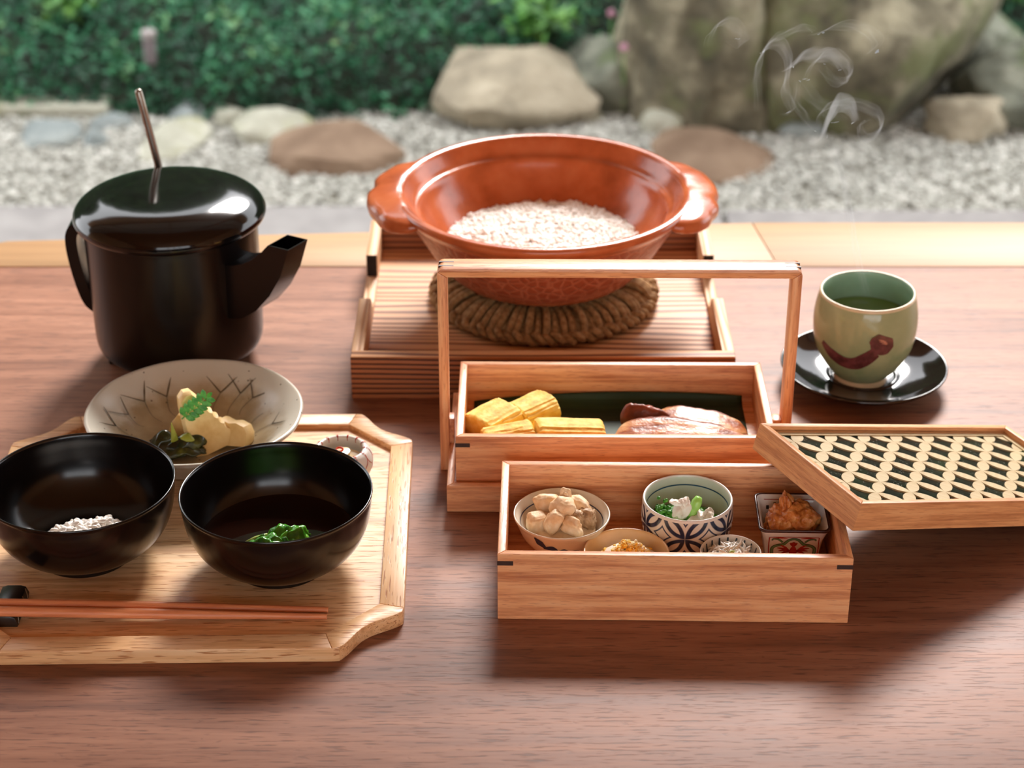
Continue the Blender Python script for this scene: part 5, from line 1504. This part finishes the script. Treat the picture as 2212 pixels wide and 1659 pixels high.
M_fish = Mat('grilled_fish', 0.34, 0.4)
x_, y_, z_ = M_fish.xyz()
fq = M_fish.noise(70, M_fish.scaled((.35, 1, 1)), 5, .6)
fcol = M_fish.ramp(fq, [(.34, srgb(112, 50, 22)), (.45, srgb(176, 98, 50)), (.55, srgb(214, 154, 98)), (.70, srgb(238, 206, 160))])
skin = (y_ + fq * .012).step(.0135, .0185)
M_fish.color(M_fish.mix(skin, fcol, srgb(116, 52, 28))); M_fish.bump(fq + M_fish.noise(300) * .3, .0014, .8)
def fish(label, loc, rot, L_, W_, T_, seed, mat=None):
    v, f = [], []
    nu, nv = 48, 20
    for i in range(nu + 1):
        t = i / nu * 2 - 1
        wd = W_ * (1 - .55 * max(0, t) ** 2 - .25 * max(0, -t) ** 3) * (1 - abs(t) ** 14); th_ = T_ * (1 - .45 * t * t) * (1 - abs(t) ** 10)
        for k in range(nv):
            a = 2 * math.pi * k / nv; ca, sa = math.cos(a), math.sin(a)
            q = 1 + .16 * noise.noise(Vector((t * 3, ca * 1.5 + seed, sa * 1.5))) + .06 * noise.noise(Vector((t * 11, ca * 4 + seed, sa * 4)))
            seam = 1 - .18 * math.exp(-((ca - .15) / .14) ** 2) * (sa > 0)
            v.append((L_ * t, wd * math.copysign(abs(ca) ** .6, ca) * q, th_ * math.copysign(abs(sa) ** .55, sa) * q * seam + .0030 * (1 - t * t)))
    for i in range(nu):
        for k in range(nv):
            k2 = (k + 1) % nv; f.append((i * nv + k, i * nv + k2, (i + 1) * nv + k2, (i + 1) * nv + k))
    f.append(tuple(range(nv))[::-1]); f.append(tuple(range(nu * nv, nu * nv + nv)))
    o = mesh('grilled_fish', v, f, mat or M_fish.m, None, True); o.location = loc; o.rotation_euler = rot
    return tag(o, label, 'food', 'grilled fish fillets in the far box')
fish('grilled fish fillet with dark skin lying behind', (.1260, 1.1560, B2F + .0060), (R(6), R(6), R(-8)), .0320, .0130, .0046, 2)
fish('grilled fish fillet lying in front with its pale cut side up', (.1130, 1.1290, B2F + .0102), (R(12), R(4), R(-4)), .0455, .0150, .0060, 5)
fish('dark charred fish piece standing up at the back left of the fillets', (.0900, 1.1575, B2F + .0100), (R(58), R(8), R(-6)), .0180, .0095, .0034, 8, plain('charred_fish_skin', srgb(124, 58, 34), .35, .45, 90, .4, .0006))
# bamboo leaf lining
M_leaf = Mat('dark_bamboo_leaf', 0.55, 0.25)
lf = M_leaf.noise(60, M_leaf.scaled((.05, 1, 1)), 3)
M_leaf.color(M_leaf.mix(lf.step(.35, .65), srgb(22, 40, 24), srgb(40, 60, 34))); M_leaf.bump(M_leaf.noise(500, M_leaf.scaled((.02, 1, 1)), 2), .0004, .6)
v, f = [], []
nu, nv = 46, 22
for sg in (0, 1):
    for j in range(nv):
        for i in range(nu):
            t = i / (nu - 1); s = j / (nv - 1)
            x = -.026 + .184 * t
            top = .0078 * (1 - abs((t - .60) / .62) ** 2.2) + .0005
            ln_ = s * 1.0
            if ln_ < .72: y = 1.112 + .080 * ln_ / .72; z = .0006 + .0004 * math.sin(t * 9)
            else:
                q = (ln_ - .72) / .28; y = 1.192 + .0060 * math.sin(q * math.pi / 2); z = .0006 + max(top, .001) * (1 - math.cos(q * math.pi / 2)) * .35 + max(top, .001) * q * .65
            v.append((x, y - sg * .0004 * (1 if ln_ > .72 else 0), B2F + z + sg * .0004))
n_ = nu * nv
for j in range(nv - 1):
    for i in range(nu - 1):
        a = j * nu + i; q = (a, a + 1, a + nu + 1, a + nu); f.append(q[::-1]); f.append(tuple(n_ + k for k in q))
rim = list(range(nu)) + [j * nu + nu - 1 for j in range(1, nv)] + [(nv - 1) * nu + i for i in range(nu - 2, -1, -1)] + [j * nu for j in range(nv - 2, 0, -1)]
for k in range(len(rim)):
    a, b = rim[k], rim[(k + 1) % len(rim)]; f.append((a, b, n_ + b, n_ + a))
tag(mesh('bamboo_leaf', v, f, M_leaf.m, None, True), 'dark green bamboo leaf lining the far box behind the food', 'leaf')

# ------------------------------------------------------------------ steam drifting up from the cup
M_steam = bpy.data.materials.new('steam'); M_steam.use_nodes = True
nt = M_steam.node_tree; nt.nodes.clear()
out = nt.nodes.new('ShaderNodeOutputMaterial'); vs = nt.nodes.new('ShaderNodeVolumeScatter')
vs.inputs['Color'].default_value = (.95, .93, .92, 1); vs.inputs['Density'].default_value = 18; vs.inputs['Anisotropy'].default_value = 0.35
nt.links.new(vs.outputs[0], out.inputs['Volume'])
sm = thing('tea_steam', 'thin curling white steam hanging above the tea cup', 'steam', (CUX, CUY, .08)); sm['kind'] = 'stuff'
def wisp(pts_px, Y, depth, th, slant=0.0, seed=0):
    """a thin curled veil: a curve swept through depth, closed all round"""
    P_ = smooth_prof2(pts_px, 10); v, f = [], []
    nd = 8
    ring = []
    W = [at(p[0], p[1], Y) for p in P_]
    N = len(W)
    for i in range(N):
        a, b = W[max(i - 1, 0)], W[min(i + 1, N - 1)]
        t = (b - a).normalized(); nn = Vector((-t.z, 0, t.x))
        tp = math.sin(math.pi * (i + .5) / N) ** .5
        for d in range(nd):
            s = d / (nd - 1) * 2 - 1
            off = Vector((slant * s * depth + .0015 * noise.noise(Vector((i * .15, s * 2, seed))), s * depth * tp, .0015 * noise.noise(Vector((i * .15, s * 2, seed + 5)))))
            q = th * tp * math.sqrt(max(.03, 1 - s * s))
            v.append(W[i] + off + nn * q - sm.location); v.append(W[i] + off - nn * q - sm.location)
    m_ = nd * 2
    for i in range(N - 1):
        for d in range(nd - 1):
            a = i * m_ + 2 * d; b = a + m_
            f.append((a, b, b + 2, a + 2)); f.append((a + 1, a + 3, b + 3, b + 1))
        for a in (i * m_, i * m_ + 2 * (nd - 1)):
            f.append((a, a + 1, a + m_ + 1, a + m_) if a == i * m_ else (a, a + m_, a + m_ + 1, a + 1))
    for a0, rv in ((0, 0), ((N - 1) * m_, 1)):
        for d in range(nd - 1):
            q = (a0 + 2 * d, a0 + 2 * d + 2, a0 + 2 * d + 3, a0 + 2 * d + 1); f.append(q if not rv else q[::-1])
    o = mesh('wisp', v, f, M_steam, sm, True)
    bm = bmesh.new(); bm.from_mesh(o.data); bmesh.ops.recalc_face_normals(bm, faces=bm.faces[:]); bm.to_mesh(o.data); bm.free()
    return o
sy = CUY - .005
wisp([(1780, 290), (1770, 250), (1800, 225), (1850, 225), (1890, 240), (1905, 270), (1885, 295), (1860, 290), (1858, 268), (1875, 262)], sy, .012, .0007, .3, 1)
wisp([(1776, 300), (1790, 255), (1812, 222), (1838, 230), (1850, 262)], sy + .006, .020, .0022, .2, 2)
wisp([(1735, 175), (1755, 140), (1780, 118), (1805, 118), (1830, 140), (1835, 165), (1815, 178), (1790, 165), (1770, 140)], sy, .012, .0008, .35, 3)
wisp([(1700, 150), (1735, 120), (1770, 118), (1800, 122), (1825, 148)], sy + .006, .016, .0016, .3, 4)
wisp([(1725, 172), (1760, 215), (1790, 240), (1815, 262)], sy, .010, .0007, .6, 5)
wisp([(1722, 175), (1720, 220), (1740, 255), (1765, 282)], sy - .004, .008, .0006, .4, 6)
wisp([(1645, 115), (1668, 85), (1700, 72), (1735, 60), (1760, 68)], sy, .010, .0006, .2, 7)
wisp([(1640, 240), (1635, 180), (1640, 130), (1665, 95), (1690, 100), (1705, 140), (1695, 190), (1712, 235), (1695, 245)], sy + .004, .014, .0008, .3, 8)
wisp([(1535, 100), (1540, 65), (1570, 45), (1600, 70), (1605, 95), (1580, 85)], sy, .012, .0006, .4, 9)
wisp([(1760, 75), (1810, 55), (1860, 60), (1895, 90), (1880, 115)], sy + .01, .012, .0006, .5, 10)
wisp([(1875, 640), (1850, 540), (1835, 450), (1815, 370), (1790, 310)], sy, .012, .0007, .3, 11)

# ------------------------------------------------------------------ pieces that belong to a part become its sub-parts
for t in [o for o in C.objects if o.type == 'EMPTY' and o.parent is None]:
    kids = list(t.children)
    def first(*names): return next((k for k in kids if k.name.split('.')[0] in names), None)
    for k in kids:
        n_ = k.name.split('.')[0]; host = None
        if n_.startswith('painted') or n_ == 'rim_pattern': host = first('bowl_body', 'cup_body', 'dish_body', 'rest_body')
        elif n_ == 'corner_key': host = first('front_wall') if k.data.vertices[0].co.y < .05 else first('back_wall')
        elif n_ == 'joint_key': host = first('handle_beam')
        elif n_ == 'lattice_petal': host = first('dark_panel')
        elif n_ in ('rib_tip', 'rib_curl'): host = first('frond')
        if host is not None and host.location.length < 1e-6: k.parent = host
